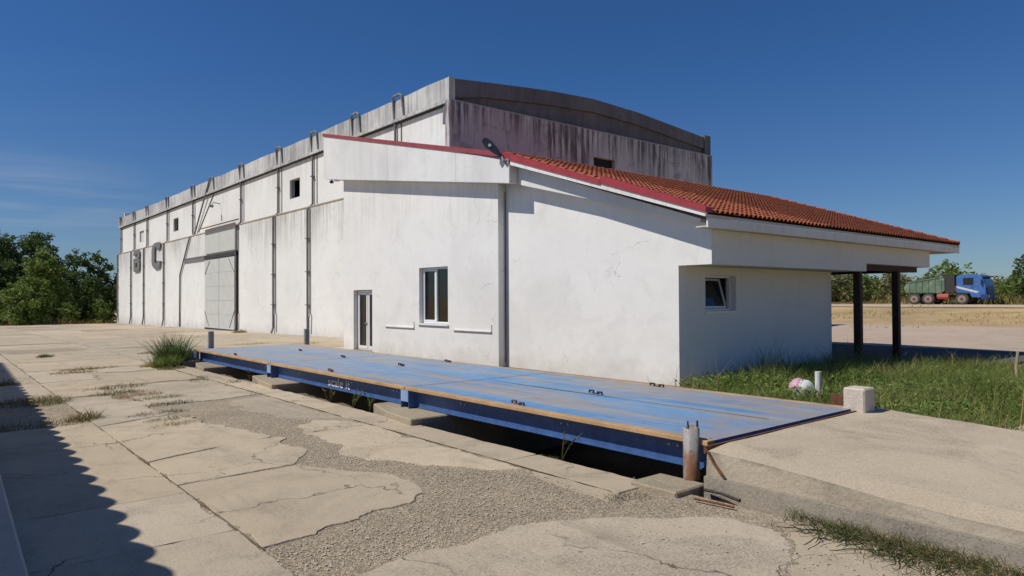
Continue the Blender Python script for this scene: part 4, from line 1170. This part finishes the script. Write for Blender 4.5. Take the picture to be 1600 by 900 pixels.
cl = [(1.55, 16.3, .30, 260, .20, 'weed', 'yellowish weed clump in shade edge beside the gravel patch, left', 1.8, .4),
      (1.75, 15.75, .35, 360, .20, 'weed', 'bushy yellow green weed clump on the upper left of the gravel patch', 1.5, 1.0),
      (1.15, 15.8, .4, 260, .18, 'weed', 'dark weed clump inside the scalloped shadow at left edge', 1.5, .3),
      (1.95, 13.15, .25, 260, .24, 'weed', 'green weed clump at the corner of the gravel patch by the long joint', 1.2, .5),
      (1.0, 12.9, .35, 260, .2, 'weed', 'weed row in the shadow along the slab edge at lower left', 2.4, .1),
      (1.35, 19.6, .2, 160, .22, 'weed', 'small weed tuft near the left edge on a cross joint', 1.5, 0),
      (3.2, 17.4, .3, 330, .16, 'weed', 'green weed tuft in the middle of the yard, farther of two', 2.2, .2),
      (3.0, 16.25, .25, 300, .16, 'weed', 'flat weed tuft just below the farther mid yard tuft', 2.4, .3),
      (3.25, 15.65, .24, 280, .15, 'straw', 'straw coloured tuft left of the green flat weeds', 2.2, .2),
      (3.5, 14.95, .22, 280, .12, 'grass', 'flat green weed patch in the middle of the yard', 2.4, .1),
      (3.45, 14.05, .2, 260, .10, 'creep', 'low dark weed strip on a broken slab edge', 2.8, .2),
      (3.0, 12.95, .2, 240, .10, 'creep', 'low dark weed strip left of the straw patch', 2.6, .2),
      (2.95, 12.2, .18, 200, .10, 'weed', 'small dull weed tuft on the slab joint near the rubble', 2.2, .1),
      (2.98, 11.65, .2, 260, .09, 'straw', 'flat straw patch on the joint nearest the camera', 2.4, .3),
      (3.45, 22.6, .25, 300, .14, 'weed', 'dull green weed line across the yard, right half', 3.2, .2),
      (2.95, 21.7, .22, 300, .15, 'straw', 'yellow straw tuft under the weed line in the yard', 2.6, .0),
      (3.05, 28.5, .25, 300, .18, 'creep', 'dark weed strip on the long joint far off in the yard', 1.6, 1.3),
      (5.2, 21.05, .3, 240, .18, 'weed', 'low green weed beside the tall grass by the deck', 1.4, .4),
      (5.05, 17.9, .25, 220, .10, 'creep', 'thin dark weeds along the kerb left of the first pier', 2.8, 1.2),
      (5.5, 16.7, .2, 180, .09, 'creep', 'flat dark weeds on the kerb near the farther seam', 2.2, 1.0),
      (4.95, 22.25, .22, 220, .22, 'straw', 'dry yellow tuft left of the tall grass', 1.3, .2),
      (6.1, 27.8, .2, 160, .14, 'weed', 'tiny far weed tuft behind the tall grass', 2.2, .2),
      (14.9, 44.3, .35, 260, .35, 'weed', 'weed tuft at the foot of the warehouse door', 1.5, .5),
      (10.8, 30.5, .4, 220, .12, 'straw', 'flat straw patch on the yard behind the deck, left', 2.5, .2),
      (12.6, 29.0, .4, 220, .12, 'straw', 'flat straw patch on the yard behind the deck, right', 2.5, .2)]
for (x, y, r, n, h, m, lab, ex, rot) in cl:
    clump('weed_clump', x, y, r, n, h, .012 if y < 18 else .018, m, lab, 'weeds', gw_, .7, .7, ex, rot)
# tall grass beside the far corner
tg = thing('tall_grass', 'tall green reed grass clump at the far left corner of the deck', 'grass clump', (5.6, 22.2, 0))
n = 420; a = rng.uniform(0, 6.283, n); q = np.sqrt(rng.random(n)) * .42
pts = np.stack([5.55 + q * np.cos(a), 22.3 + q * np.sin(a), np.zeros(n)], 1)
np_mesh('leaves', *blades(pts, rng.uniform(.5, 1.0, n), np.full(n, .028), .3, .5, 3), 'reed', tg)
n = 60; a = rng.uniform(0, 6.283, n); q = np.sqrt(rng.random(n)) * .4
pts = np.stack([5.45 + q * np.cos(a), 22.4 + q * np.sin(a), np.zeros(n)], 1)
np_mesh('seed_stems', *blades(pts, rng.uniform(.8, 1.25, n), np.full(n, .014), .45, .4, 3), 'straw', tg)
n = 260; a = rng.uniform(0, 6.283, n); q = np.sqrt(rng.random(n)) * .35
pts = np.stack([5.2 + q * np.cos(a), 21.7 + q * np.sin(a), np.zeros(n)], 1)
np_mesh('low_leaves', *blades(pts, rng.uniform(.2, .45, n), np.full(n, .03), .5, .5, 2), 'grass', tg)
# seedlings at the pit edge
def seedling(x, y, z, h, lab, m='creep', nl=26, sp=.5):
    p = MB(); LV = []
    for k in range(4):
        az = random.uniform(0, 6.28); tip = Vector((x + math.cos(az) * h * sp, y + math.sin(az) * h * sp, z + h * random.uniform(.7, 1)))
        p.tube([(x, y, z), Vector((x, y, z)).lerp(tip, .5) + Vector((0, 0, h * .08)), tip], [.006, .005, .003], 4)
        for _ in range(nl // 4):
            LV.append(Vector((x, y, z)).lerp(tip, random.uniform(.4, 1)))
    t = thing('seedling', lab, 'plant', (x, y, z), 'small plants along the pit edge')
    p.build('stem', 'creep', t)
    pts = np.array([tuple(q) for q in LV])
    np_mesh('leaves', *blades(pts, rng.uniform(.04, .09, len(pts)), np.full(len(pts), .022), .8, .6, 2), m, t)
seedling(5.87, 6.1, -.04, .34, 'small forked seedling on the pit edge under the near deck panel')
seedling(6.05, 11.9, -.15, .40, 'leafy weed under the deck lettering', 'grass', 40)
seedling(6.2, 13.2, -.2, .38, 'grey twiggy weed under the lettering, farther one', 'weed', 50)
seedling(6.25, 18.0, -.15, .38, 'twiggy weed under the far deck panel', 'weed', 60, .9)
seedling(5.95, 11.0, -.05, .28, 'spiky weed on the earth bank beside the near pier', 'grass', 36, .3)
clump('weed_clump', 5.82, 6.3, .25, 200, .05, .01, 'creep', 'flat green weeds around the forked seedling', 'weeds', gw_, .8, .6, .5, 0, -.03)
clump('weed_clump', 5.2, 4.48, .16, 90, .09, .008, 'creep', 'spiky dark weed in the crack before the kerb block', 'weeds', gw_, 1.2, .8, 1.6, -.6)
# creeping weed mat at the foot of the ramp
n = 2600
t = rng.random(n)
yy = 3.15 - t * 2.1
xx = 5.86 - np.abs(rng.normal(0, 1, n)) * (.10 + .17 * sm((t - .1) / .4))
keep = rng.random(n) < .35 + .65 * sm((t - .1) / .25)
pts = np.stack([xx, yy, np.full(n, -.005)], 1)[keep]
n = len(pts)
v1 = blades(pts, rng.uniform(.03, .10, n), rng.uniform(.005, .010, n), 1.2, .9, 2)
m_ = rng.random(n) < .14
v2 = blades(pts[m_], rng.uniform(.04, .09, m_.sum()), rng.uniform(.005, .009, m_.sum()), 1.0, .8, 2)
tag(np_mesh('creeping_weeds', *v1, 'creep'), 'mat of creeping dark green weeds at the foot of the ramp wall', 'weeds', None, 'stuff')
tag(np_mesh('dry_weeds', *v2, 'straw'), 'dry straw among the creeping weeds by the ramp wall', 'weeds', None, 'stuff')
rn = MB()
for k in range(85):
    y = random.uniform(1.3, 2.9); x = 5.8 - random.random() * .35
    az = random.uniform(2.2, 4.6); L = random.uniform(.15, .42); pth = [(x, y, .0)]
    for q in range(5):
        az += random.uniform(-.5, .5); x += math.cos(az) * L / 5; y += math.sin(az) * L / 5
        pth.append((x, y, .012 + random.random() * .03))
    rn.tube(pth, [.0045] * 5 + [.002], 4)
tag(rn.build('weed_runners', 'creep'), 'thin runners of the creeping weed spreading over the concrete', 'weeds', None, 'stuff')

# wild grass between ramp and office
def grass_field(n, x0, x1, y0, y1, dens, hf, wf, m, lean=.4, curl=.5):
    x = rng.uniform(x0, x1, n); y = rng.uniform(y0, y1, n)
    k = rng.random(n) < dens(x, y)
    x, y = x[k], y[k]
    h = hf(x, y) * rng.uniform(.35, 1.25, len(x))
    return blades(np.stack([x, y, g(x, y) - .06], 1), h, wf * rng.uniform(.7, 1.3, len(x)), lean, curl, 2)
def patchy(x, y, s=1.0):
    return .5 + .25 * np.sin(x * 1.7 * s + 1.3 * np.sin(y * 1.1 * s)) + .25 * np.sin(y * 2.3 * s + x * .9 * s + 2)
def dn(x, y):
    e = sm((y - (3.0 - (x - 10) * .02)) / .8) * sm((9.2 - y) / 1.2) * sm((x - 9.95) / .35)
    bare = ((x < 11.6) & (y > 7.6 + rng.normal(0, .2, len(x)))) | ((x < 10.3) & (y > 6.5))
    bare2 = (x > 13.2 + (y - 3) * 1.2) & (y < 4.0 + rng.normal(0, .15, len(x)))
    return e * (.45 + .55 * patchy(x, y)) * ~bare * ~bare2
parts = [grass_field(52000, 9.9, 19.5, 2.2, 9.3, dn, lambda x, y: .22 + .24 * patchy(x, y, .8) + .10 * sm((x - 12) / 3), .016, 'grass', .5, .6)]
tag(np_mesh('wild_grass', *join(parts), 'grass'), 'wild green grass between the ramp and the office annex', 'grass', None, 'stuff')
parts = [grass_field(30000, 17.5, 25, -3, 8.4, lambda x, y: .9 * sm((y + 3) / 2) * sm((25 - x) / 3) * (.35 + .65 * patchy(x, y, .6)), lambda x, y: .14 + .2 * patchy(x, y, .5), .022, 'grass', .6, .6)]
tag(np_mesh('wild_grass', *join(parts), 'grass'), 'taller wild grass in front of the brown carport posts', 'grass', None, 'stuff')
parts = [grass_field(4200, 10.2, 22, 2.6, 9.3, lambda x, y: .5 * patchy(x, y, 1.3) ** 2, lambda x, y: .45 + .3 * patchy(x, y), .012, 'weed', .4, .5)]
tag(np_mesh('seed_heads', *join(parts), 'straw'), 'pale seed stalks standing above the wild grass', 'grass', None, 'stuff')
# low leafy weeds massed near the deck edge
n = 30000
x = rng.uniform(10.0, 17.5, n); y = rng.uniform(3.2, 9.0, n)
top_ = (.42 * (.35 + .65 * patchy(x * 1.3, y * 1.3, 1.0))) * sm((y - 3.2) / 1.0) * sm((x - 9.9) / .6)
k = (rng.random(n) < .25 + .75 * patchy(x, y, 1.2)) & ~((x < 11.8) & (y > 7.5 + rng.normal(0, .15, n))) & ~((x < 10.4) & (y > 6.4))
x, y, top_ = x[k], y[k], top_[k]; n = len(x)
P = np.stack([x, y, g(x, y) - .03 + top_ * rng.random(n) ** .6], 1)
a = rng.normal(size=(n, 3)); a[:, 2] *= .6; a /= np.linalg.norm(a, axis=1)[:, None]
b = np.cross(a, rng.normal(size=(n, 3))); b /= np.linalg.norm(b, axis=1)[:, None]
sz = rng.uniform(.02, .055, n)[:, None]
V = np.stack([P - a * sz, P + b * sz * .4, P + a * sz, P - b * sz * .4], 1).reshape(-1, 3)
tag(np_mesh('leafy_weeds', V, np.arange(n * 4).reshape(-1, 4), 'leaf_mid'), 'low leafy green weeds massed beside the blue deck and ramp', 'weeds', None, 'stuff')
# shaded weeds against the wall
parts = [grass_field(3400, 13, 20.4, 8.0, 9.3, lambda x, y: .8 * patchy(x, y, 1.1) * sm((x - 13) / 1.5), lambda x, y: .3 + .75 * patchy(x, y, 1.4) ** 2, .02, 'leaf_dark', .35, .5)]
tag(np_mesh('wall_weeds', *join(parts), 'leaf_olive'), 'weeds growing along the shaded side wall of the annex', 'weeds', None, 'stuff')
# dry grass tufts on the field
parts = [grass_field(16000, 40, 74, -15, 45, lambda x, y: .8 * sm((patchy(x, y, .25) - .45) / .3) * ~((x > 60.8) & (x < 68.8)), lambda x, y: .15 + .2 * patchy(x, y, .3), .05, 'straw', .5, .5)]
tag(np_mesh('dry_grass', *join(parts), 'straw'), 'dry yellow grass over the open field', 'grass', None, 'stuff')
parts = [grass_field(14000, 71, 86, 12, 62, lambda x, y: .9 * sm((patchy(x, y, .16) - .3) / .4), lambda x, y: .2 + 1.1 * patchy(x, y, .23) ** 2, .09, 'weed', .5, .5)]
tag(np_mesh('field_weeds', *join(parts), 'weed'), 'yellow green tall weeds along the far side of the field', 'grass', None, 'stuff')
# dry strip and weeds before the left trees
def yy_(x, y): return .8 * patchy(x, y, .4)
parts = [grass_field(7000, -3, 15.6, 86.6, 92, yy_, lambda x, y: .3 + .6 * patchy(x, y, .5), .06, 'straw', .5, .5)]
tag(np_mesh('dry_grass', *join(parts), 'straw'), 'dry brown grass strip in front of the left trees', 'grass', None, 'stuff')

def leaf_cloud(clumps, leaf, per):
    """clumps: list of (centre, radius, squash) -> quads"""
    P = []; 
    for (c, r, sq) in clumps:
        n = max(8, int(per * r * r))
        d = rng.normal(size=(n, 3)); d /= np.linalg.norm(d, axis=1)[:, None]
        rad = r * (rng.random(n) ** .45)[:, None]
        p = np.array(c) + d * rad * np.array([1, 1, sq])
        P.append(p)
    P = np.concatenate(P); n = len(P)
    a = rng.normal(size=(n, 3)); a[:, 2] *= .7; a /= np.linalg.norm(a, axis=1)[:, None]
    b = np.cross(a, rng.normal(size=(n, 3))); b /= np.linalg.norm(b, axis=1)[:, None]
    s = leaf * rng.uniform(.55, 1.25, n)[:, None]
    V = np.stack([P - a * s, P + b * s * .45, P + a * s, P - b * s * .45], 1).reshape(-1, 3)
    F = np.arange(n * 4).reshape(-1, 4)
    return V, F
def tree(name, label, cat, x, y, H, Wd, m, group, form='round', leaf=.22, per=150, trunk=.25, low=.12, seed=0):
    rr = random.Random(seed)
    z0 = float(g(x, y)) - .08
    t = thing(name, label, cat, (x, y, z0), group)
    p = MB(); cl_ = []
    p.tube([(x, y, z0), (x + rr.uniform(-.2, .2), y, z0 + H * .3), (x + rr.uniform(-.4, .4), y, z0 + H * .6), (x, y, z0 + H * .9)], [trunk, trunk * .8, trunk * .5, trunk * .12], 7)
    nb = int(16 + H * 2.2)
    for k in range(nb):
        q = low + (1 - low) * (k + rr.random()) / nb
        if form == 'round': wr = Wd * math.sin(math.pi * min(.97, max(.08, .10 + q * .86))) ** .7
        elif form == 'cone': wr = Wd * (1.06 - q) ** .75
        elif form == 'column': wr = Wd * (.55 + .45 * math.sin(math.pi * q))
        else: wr = Wd * math.sqrt(max(.05, 1 - q * q))
        az = k * 2.4 + rr.uniform(-.6, .6); rad = wr * rr.uniform(.35, .95)
        e = Vector((x + math.cos(az) * rad, y + math.sin(az) * rad, z0 + H * q * .93 + rr.uniform(-.2, .2)))
        s_ = Vector((x, y, z0 + H * q * .72))
        p.tube([s_, s_.lerp(e, .5) + Vector((0, 0, .15)), e], [trunk * .32, trunk * .2, trunk * .06], 4, False)
        cr = (.26 + .26 * rr.random()) * Wd * (1.05 - .45 * q)
        cl_.append((tuple(e), max(.3, cr), .8))
        for _ in range(2):
            e2 = e + Vector((rr.gauss(0, 1), rr.gauss(0, 1), rr.gauss(.2, .7))) * cr * .8
            cl_.append((tuple(e2), max(.22, cr * .5), .9))
    if form in ('column', 'cone', 'round'):
        cl_.append(((x, y, z0 + H * .96), Wd * .16, 1.6))
    p.build('trunk', 'bark', t)
    v, f = leaf_cloud(cl_, leaf, per)
    np_mesh('crown', v, f, m, t)
    return t
gt = 'trees left of the warehouse'
TR = [('tall dark tree at the left edge, behind the others', 6.0, 99, 12.6, 4.2, 'leaf_dark', 'round'),
      ('tall dark tree between the left edge tree and the bright one', 9.6, 101, 13.2, 4.0, 'leaf_dark', 'round'),
      ('bright green broad tree in the middle of the left trees', 9.7, 91.5, 10.0, 3.6, 'leaf_mid', 'cone'),
      ('low light green leafy tree at the front left of the row', 7.0, 89.5, 5.2, 3.2, 'leaf_mid', 'dome'),
      ('slim dark tree right of the bright green one', 13.3, 96, 10.6, 2.6, 'leaf_dark', 'column'),
      ('narrow pointed tree nearest the warehouse corner', 15.4, 95, 10.2, 2.3, 'leaf_dark', 'column'),
      ('dark low tree between bright tree and warehouse', 14.2, 92.0, 6.6, 2.6, 'leaf_dark', 'dome'),
      ('dark bushy tree right against the far warehouse corner', 17.6, 94, 7.2, 2.6, 'leaf_dark', 'round'),
      ('dark low tree at the very left edge of the row', 4.2, 93, 7.5, 3.0, 'leaf_dark', 'dome')]
for i, (lab, x, y, H, w, m, fo) in enumerate(TR):
    tree('leafy_tree', lab, 'tree', x, y, H * .83, w * .88, m, gt, fo, .2, 190, .22, .04 if fo in ('dome', 'cone') else .1, i + 3)
gb = 'bushes in front of the left trees'
for i, (lab, x, y, H, w, m) in enumerate((('low green bush at the foot of the left trees, leftmost', 8.6, 88.3, 1.8, 1.3, 'leaf_mid'), ('bright low bush at the foot of the left trees, in the middle', 11.4, 88.5, 2.4, 1.4, 'leaf_mid'),
        ('small bush near the warehouse corner at the foot of the trees', 14.6, 88.6, 2.6, 1.3, 'leaf_mid'))):
    tree('bush', lab, 'bush', x, y, H, w, m, gb, 'dome', .18, 130, .06, .05, 40 + i)
# right background
gr = 'trees and bushes beyond the field'
for i, (lab, nm, x, y, H, w, m, fo) in enumerate((
        ('broad olive bush seen between the annex and the first brown post', 'bush', 80, 37.6, 3.4, 3.0, 'leaf_olive', 'dome'),
        ('dark bush just left of the first brown post', 'bush', 84, 37.5, 4.0, 2.8, 'leaf_mid', 'dome'),
        ('dark rounded bush between the two brown posts', 'bush', 92, 36.0, 3.6, 3.6, 'leaf_olive', 'dome'),
        ('olive bush right of the second brown post behind the tipper', 'bush', 92, 31.5, 3.2, 3.2, 'leaf_olive', 'dome'),
        ('light green bushy tree rising behind the truck', 'leafy_tree', 84, 27.5, 4.5, 2.6, 'leaf_mid', 'round'),
        ('low green bush right behind the truck cab', 'bush', 90, 26.2, 2.6, 2.4, 'leaf_olive', 'dome'),
        ('low green hedge bush right of the truck', 'bush', 96, 25.2, 2.3, 3.2, 'leaf_olive', 'dome'),
        ('dark green tree cut by the right edge of the picture', 'leafy_tree', 84, 20.2, 5.2, 2.0, 'leaf_dark', 'round'),
        ('low bush under the tree at the right edge', 'bush', 87, 22.6, 2.2, 2.2, 'leaf_mid', 'dome'))):
    tree(nm, lab, 'bush' if nm == 'bush' else 'tree', x, y, H, w, m, gr, fo, .22, 90, .12, .05, 60 + i)
# far wood along the horizon: reads as one mass
cl_ = []
for k in range(150):
    az = R_(random.uniform(55, 86)); d_ = random.uniform(125, 160)
    x, y = math.sin(az) * d_, math.cos(az) * d_
    cl_.append(((x, y, float(g(x, y)) + random.uniform(.6, 1.8)), random.uniform(1.4, 2.6), .8))
v, f = leaf_cloud(cl_, .45, 24)
tag(np_mesh('far_wood', v, f, 'leaf_olive'), 'low far wood along the horizon beyond the field', 'wood', None, 'stuff')

# ------------------------------------------------------------------ things in the grass at right
wp = MB().tube([(12.05, 6.0, -.1), (12.05, 6.0, .60)], .055, 10).build('marker_post', 'plastic')
tag(wp, 'short white post in the green grass behind the deck', 'post')
bg_ = thing('plastic_bag', 'crumpled white bag with a pink top beside the white post', 'bag', (12.0, 6.25, .1))
def lump(cx, cy, cz, rx, ry, rz_, m, name, parent, sd, lo=-1):
    rr = random.Random(sd); mb = MB(); nu, nv = 12, 8; vs = []
    for j in range(nv + 1):
        ph = -math.pi / 2 + math.pi * j / nv
        for i in range(nu):
            t = 2 * math.pi * i / nu; k = 1 + rr.uniform(-.14, .14)
            vs.append((cx + rx * math.cos(ph) * math.cos(t) * k, cy + ry * math.cos(ph) * math.sin(t) * k, cz + rz_ * math.sin(ph) * k))
    fs = [(j * nu + i, j * nu + (i + 1) % nu, (j + 1) * nu + (i + 1) % nu, (j + 1) * nu + i) for j in range(nv) for i in range(nu)]
    return mb.add(vs, fs).build(name, m, parent, smooth=True)
lump(11.95, 6.22, .24, .19, .19, .20, 'plastic', 'bag_body', bg_, 1)
lump(11.92, 6.31, .31, .16, .15, .15, 'pink', 'bag_top', bg_, 2)
stk = MB().tube([(18.1, 4.6, -.1), (18.12, 4.62, .35), (18.1, 4.58, .72)], [.035, .03, .028], 6).build('wooden_stake', 'wood')
tag(stk, 'thin pale stake standing in the grass at the right edge', 'stake')
sheet('sand_strip', 'road', [12.4, 13.2, 14, 15, 16, 17, 18, 20], [.5, 1.2, 2, 2.8, 3.5], -.092, rough=.003)

# ------------------------------------------------------------------ tipper truck
tz = float(g(68.6, 22.5)) - .05
TX = 68.4
tk = thing('tipper_truck', 'old tipper truck with blue cab and faded green body on the field', 'truck', (TX + 1.2, 22.6, tz))
def tb(name, m, x0, x1, y0, y1, z0, z1, parent=tk, bevel=0): return MB().box(TX + x0, TX + x1, y0, y1, tz + z0, tz + z1).build(name, m, parent, bevel=bevel)
tb('chassis', 'iron', .55, 1.85, 20.2, 25.7, .62, .85)
body = MB().prism([(25.75, 1.0), (22.9, 1.0), (22.62, 1.25), (22.62, 2.4), (25.75, 1.9), (25.95, 1.5)], 0, TX, TX + 2.4).build('tipper_body', 'tipper', tk)
for k in range(6):
    yv = 25.5 - k * .52
    MB().box(TX - .05, TX - .002, yv - .05, yv + .05, tz + 1.02, tz + 1.88 + (25.75 - yv) * .15).build('side_rib', 'tipper', body)
MB().prism([(25.7, tz + 1.93), (22.7, tz + 2.41), (22.7, tz + 2.5), (25.7, tz + 2.0)], 0, TX - .06, TX - .004).build('top_rail', 'tipper', body)
bpy.data.objects['tipper_body'].location.z += 0
for vtx in body.data.vertices: vtx.co.z += tz - 0 
MB().box(TX + .05, TX + 2.35, 21.85, 22.58, tz + 1.0, tz + 2.62).build('headboard', 'dark', tk)
cab = MB().prism([(21.72, 1.0), (21.72, 2.42), (21.5, 2.58), (20.1, 2.58), (19.82, 2.45), (19.55, 1.65), (19.5, .62), (20.55, .62), (20.75, 1.0)], 0, TX + .06, TX + 2.36)
cab.v = [(a, b, c + tz) for a, b, c in cab.v]
cab = cab.build('cab', 'cab', tk, bevel=.04)
MB().box(TX + .03, TX + .058, 20.45, 21.2, tz + 1.72, tz + 2.3).build('side_window', 'black', cab)
MB().add([(TX + .2, 19.79, tz + 2.40), (TX + 2.2, 19.79, tz + 2.40), (TX + 2.2, 19.53, tz + 1.68), (TX + .2, 19.53, tz + 1.68), (TX + .2, 19.84, tz + 2.36), (TX + 2.2, 19.84, tz + 2.36), (TX + 2.2, 19.6, tz + 1.66), (TX + .2, 19.6, tz + 1.66)],
         [(0, 1, 2, 3), (4, 7, 6, 5), (0, 4, 5, 1), (2, 6, 7, 3), (1, 5, 6, 2), (0, 3, 7, 4)]).build('windscreen', 'glass', cab)
MB().prism([(21.7, 1.45), (21.7, 1.62), (20.0, 1.12), (20.2, 1.0)], 0, TX + .045, TX + .058).build('stripe', 'pale', cab)
for o_ in (bpy.data.objects['stripe'],):
    for vtx in o_.data.vertices: vtx.co.z += tz
MB().box(TX + .048, TX + .0585, 20.38, 20.4, tz + 1.05, tz + 2.4).build('door_gap', 'dark', cab)
MB().box(TX + .03, TX + .0585, 20.5, 20.62, tz + 1.5, tz + 1.54).build('door_handle', 'dark', cab)
MB().tube([(TX - .02, 20.95, tz + .98), (TX - .02, 21.6, tz + .98)], .03, 6).build('cab_step', 'dark', tk)
tb('bumper', 'cabdark', .0, 2.42, 19.38, 19.9, .42, .9, tk, .03)
tb('grille', 'cabdark', .3, 2.1, 19.44, 19.5, .95, 1.5)
for xx in (.2, 1.95): tb('headlight', 'pale', xx, xx + .28, 19.36, 19.4, .62, .8)
tb('sun_visor', 'cabdark', .1, 2.3, 19.55, 19.85, 2.36, 2.46)
for xx in (-.12, 2.4): tb('mirror', 'dark', xx, xx + .12, 19.75, 19.85, 1.7, 2.15)
MB().tube([(TX + .1, 22.3, tz + .72), (TX + .1, 23.2, tz + .72)], .24, 10).build('fuel_tank', 'tank', tk)
tb('air_tank', 'tank', .1, .5, 21.75, 22.1, 1.1, 1.65, tk, .05)
tb('exhaust', 'dark', .2, .4, 21.75, 21.95, 1.7, 2.5)
for yw in (25.1, 23.95, 21.3):
    for xo in (.0, 2.1):
        wv = MB().tube([(TX + xo, yw, tz + .5), (TX + xo + .06, yw, tz + .5), (TX + xo + .26, yw, tz + .5), (TX + xo + .32, yw, tz + .5)], [.44, .5, .5, .44], 18).build('wheel', 'tyre', tk)
        MB().tube([(TX + xo - .02, yw, tz + .5), (TX + xo + .01, yw, tz + .5)], .31, 14).build('rim', 'hub', wv)
        MB().tube([(TX + xo - .06, yw, tz + .5), (TX + xo - .018, yw, tz + .5)], .12, 10).build('hub', 'rust', wv)
tb('mudguard', 'dark', .0, .4, 23.3, 25.75, 1.01, 1.06)
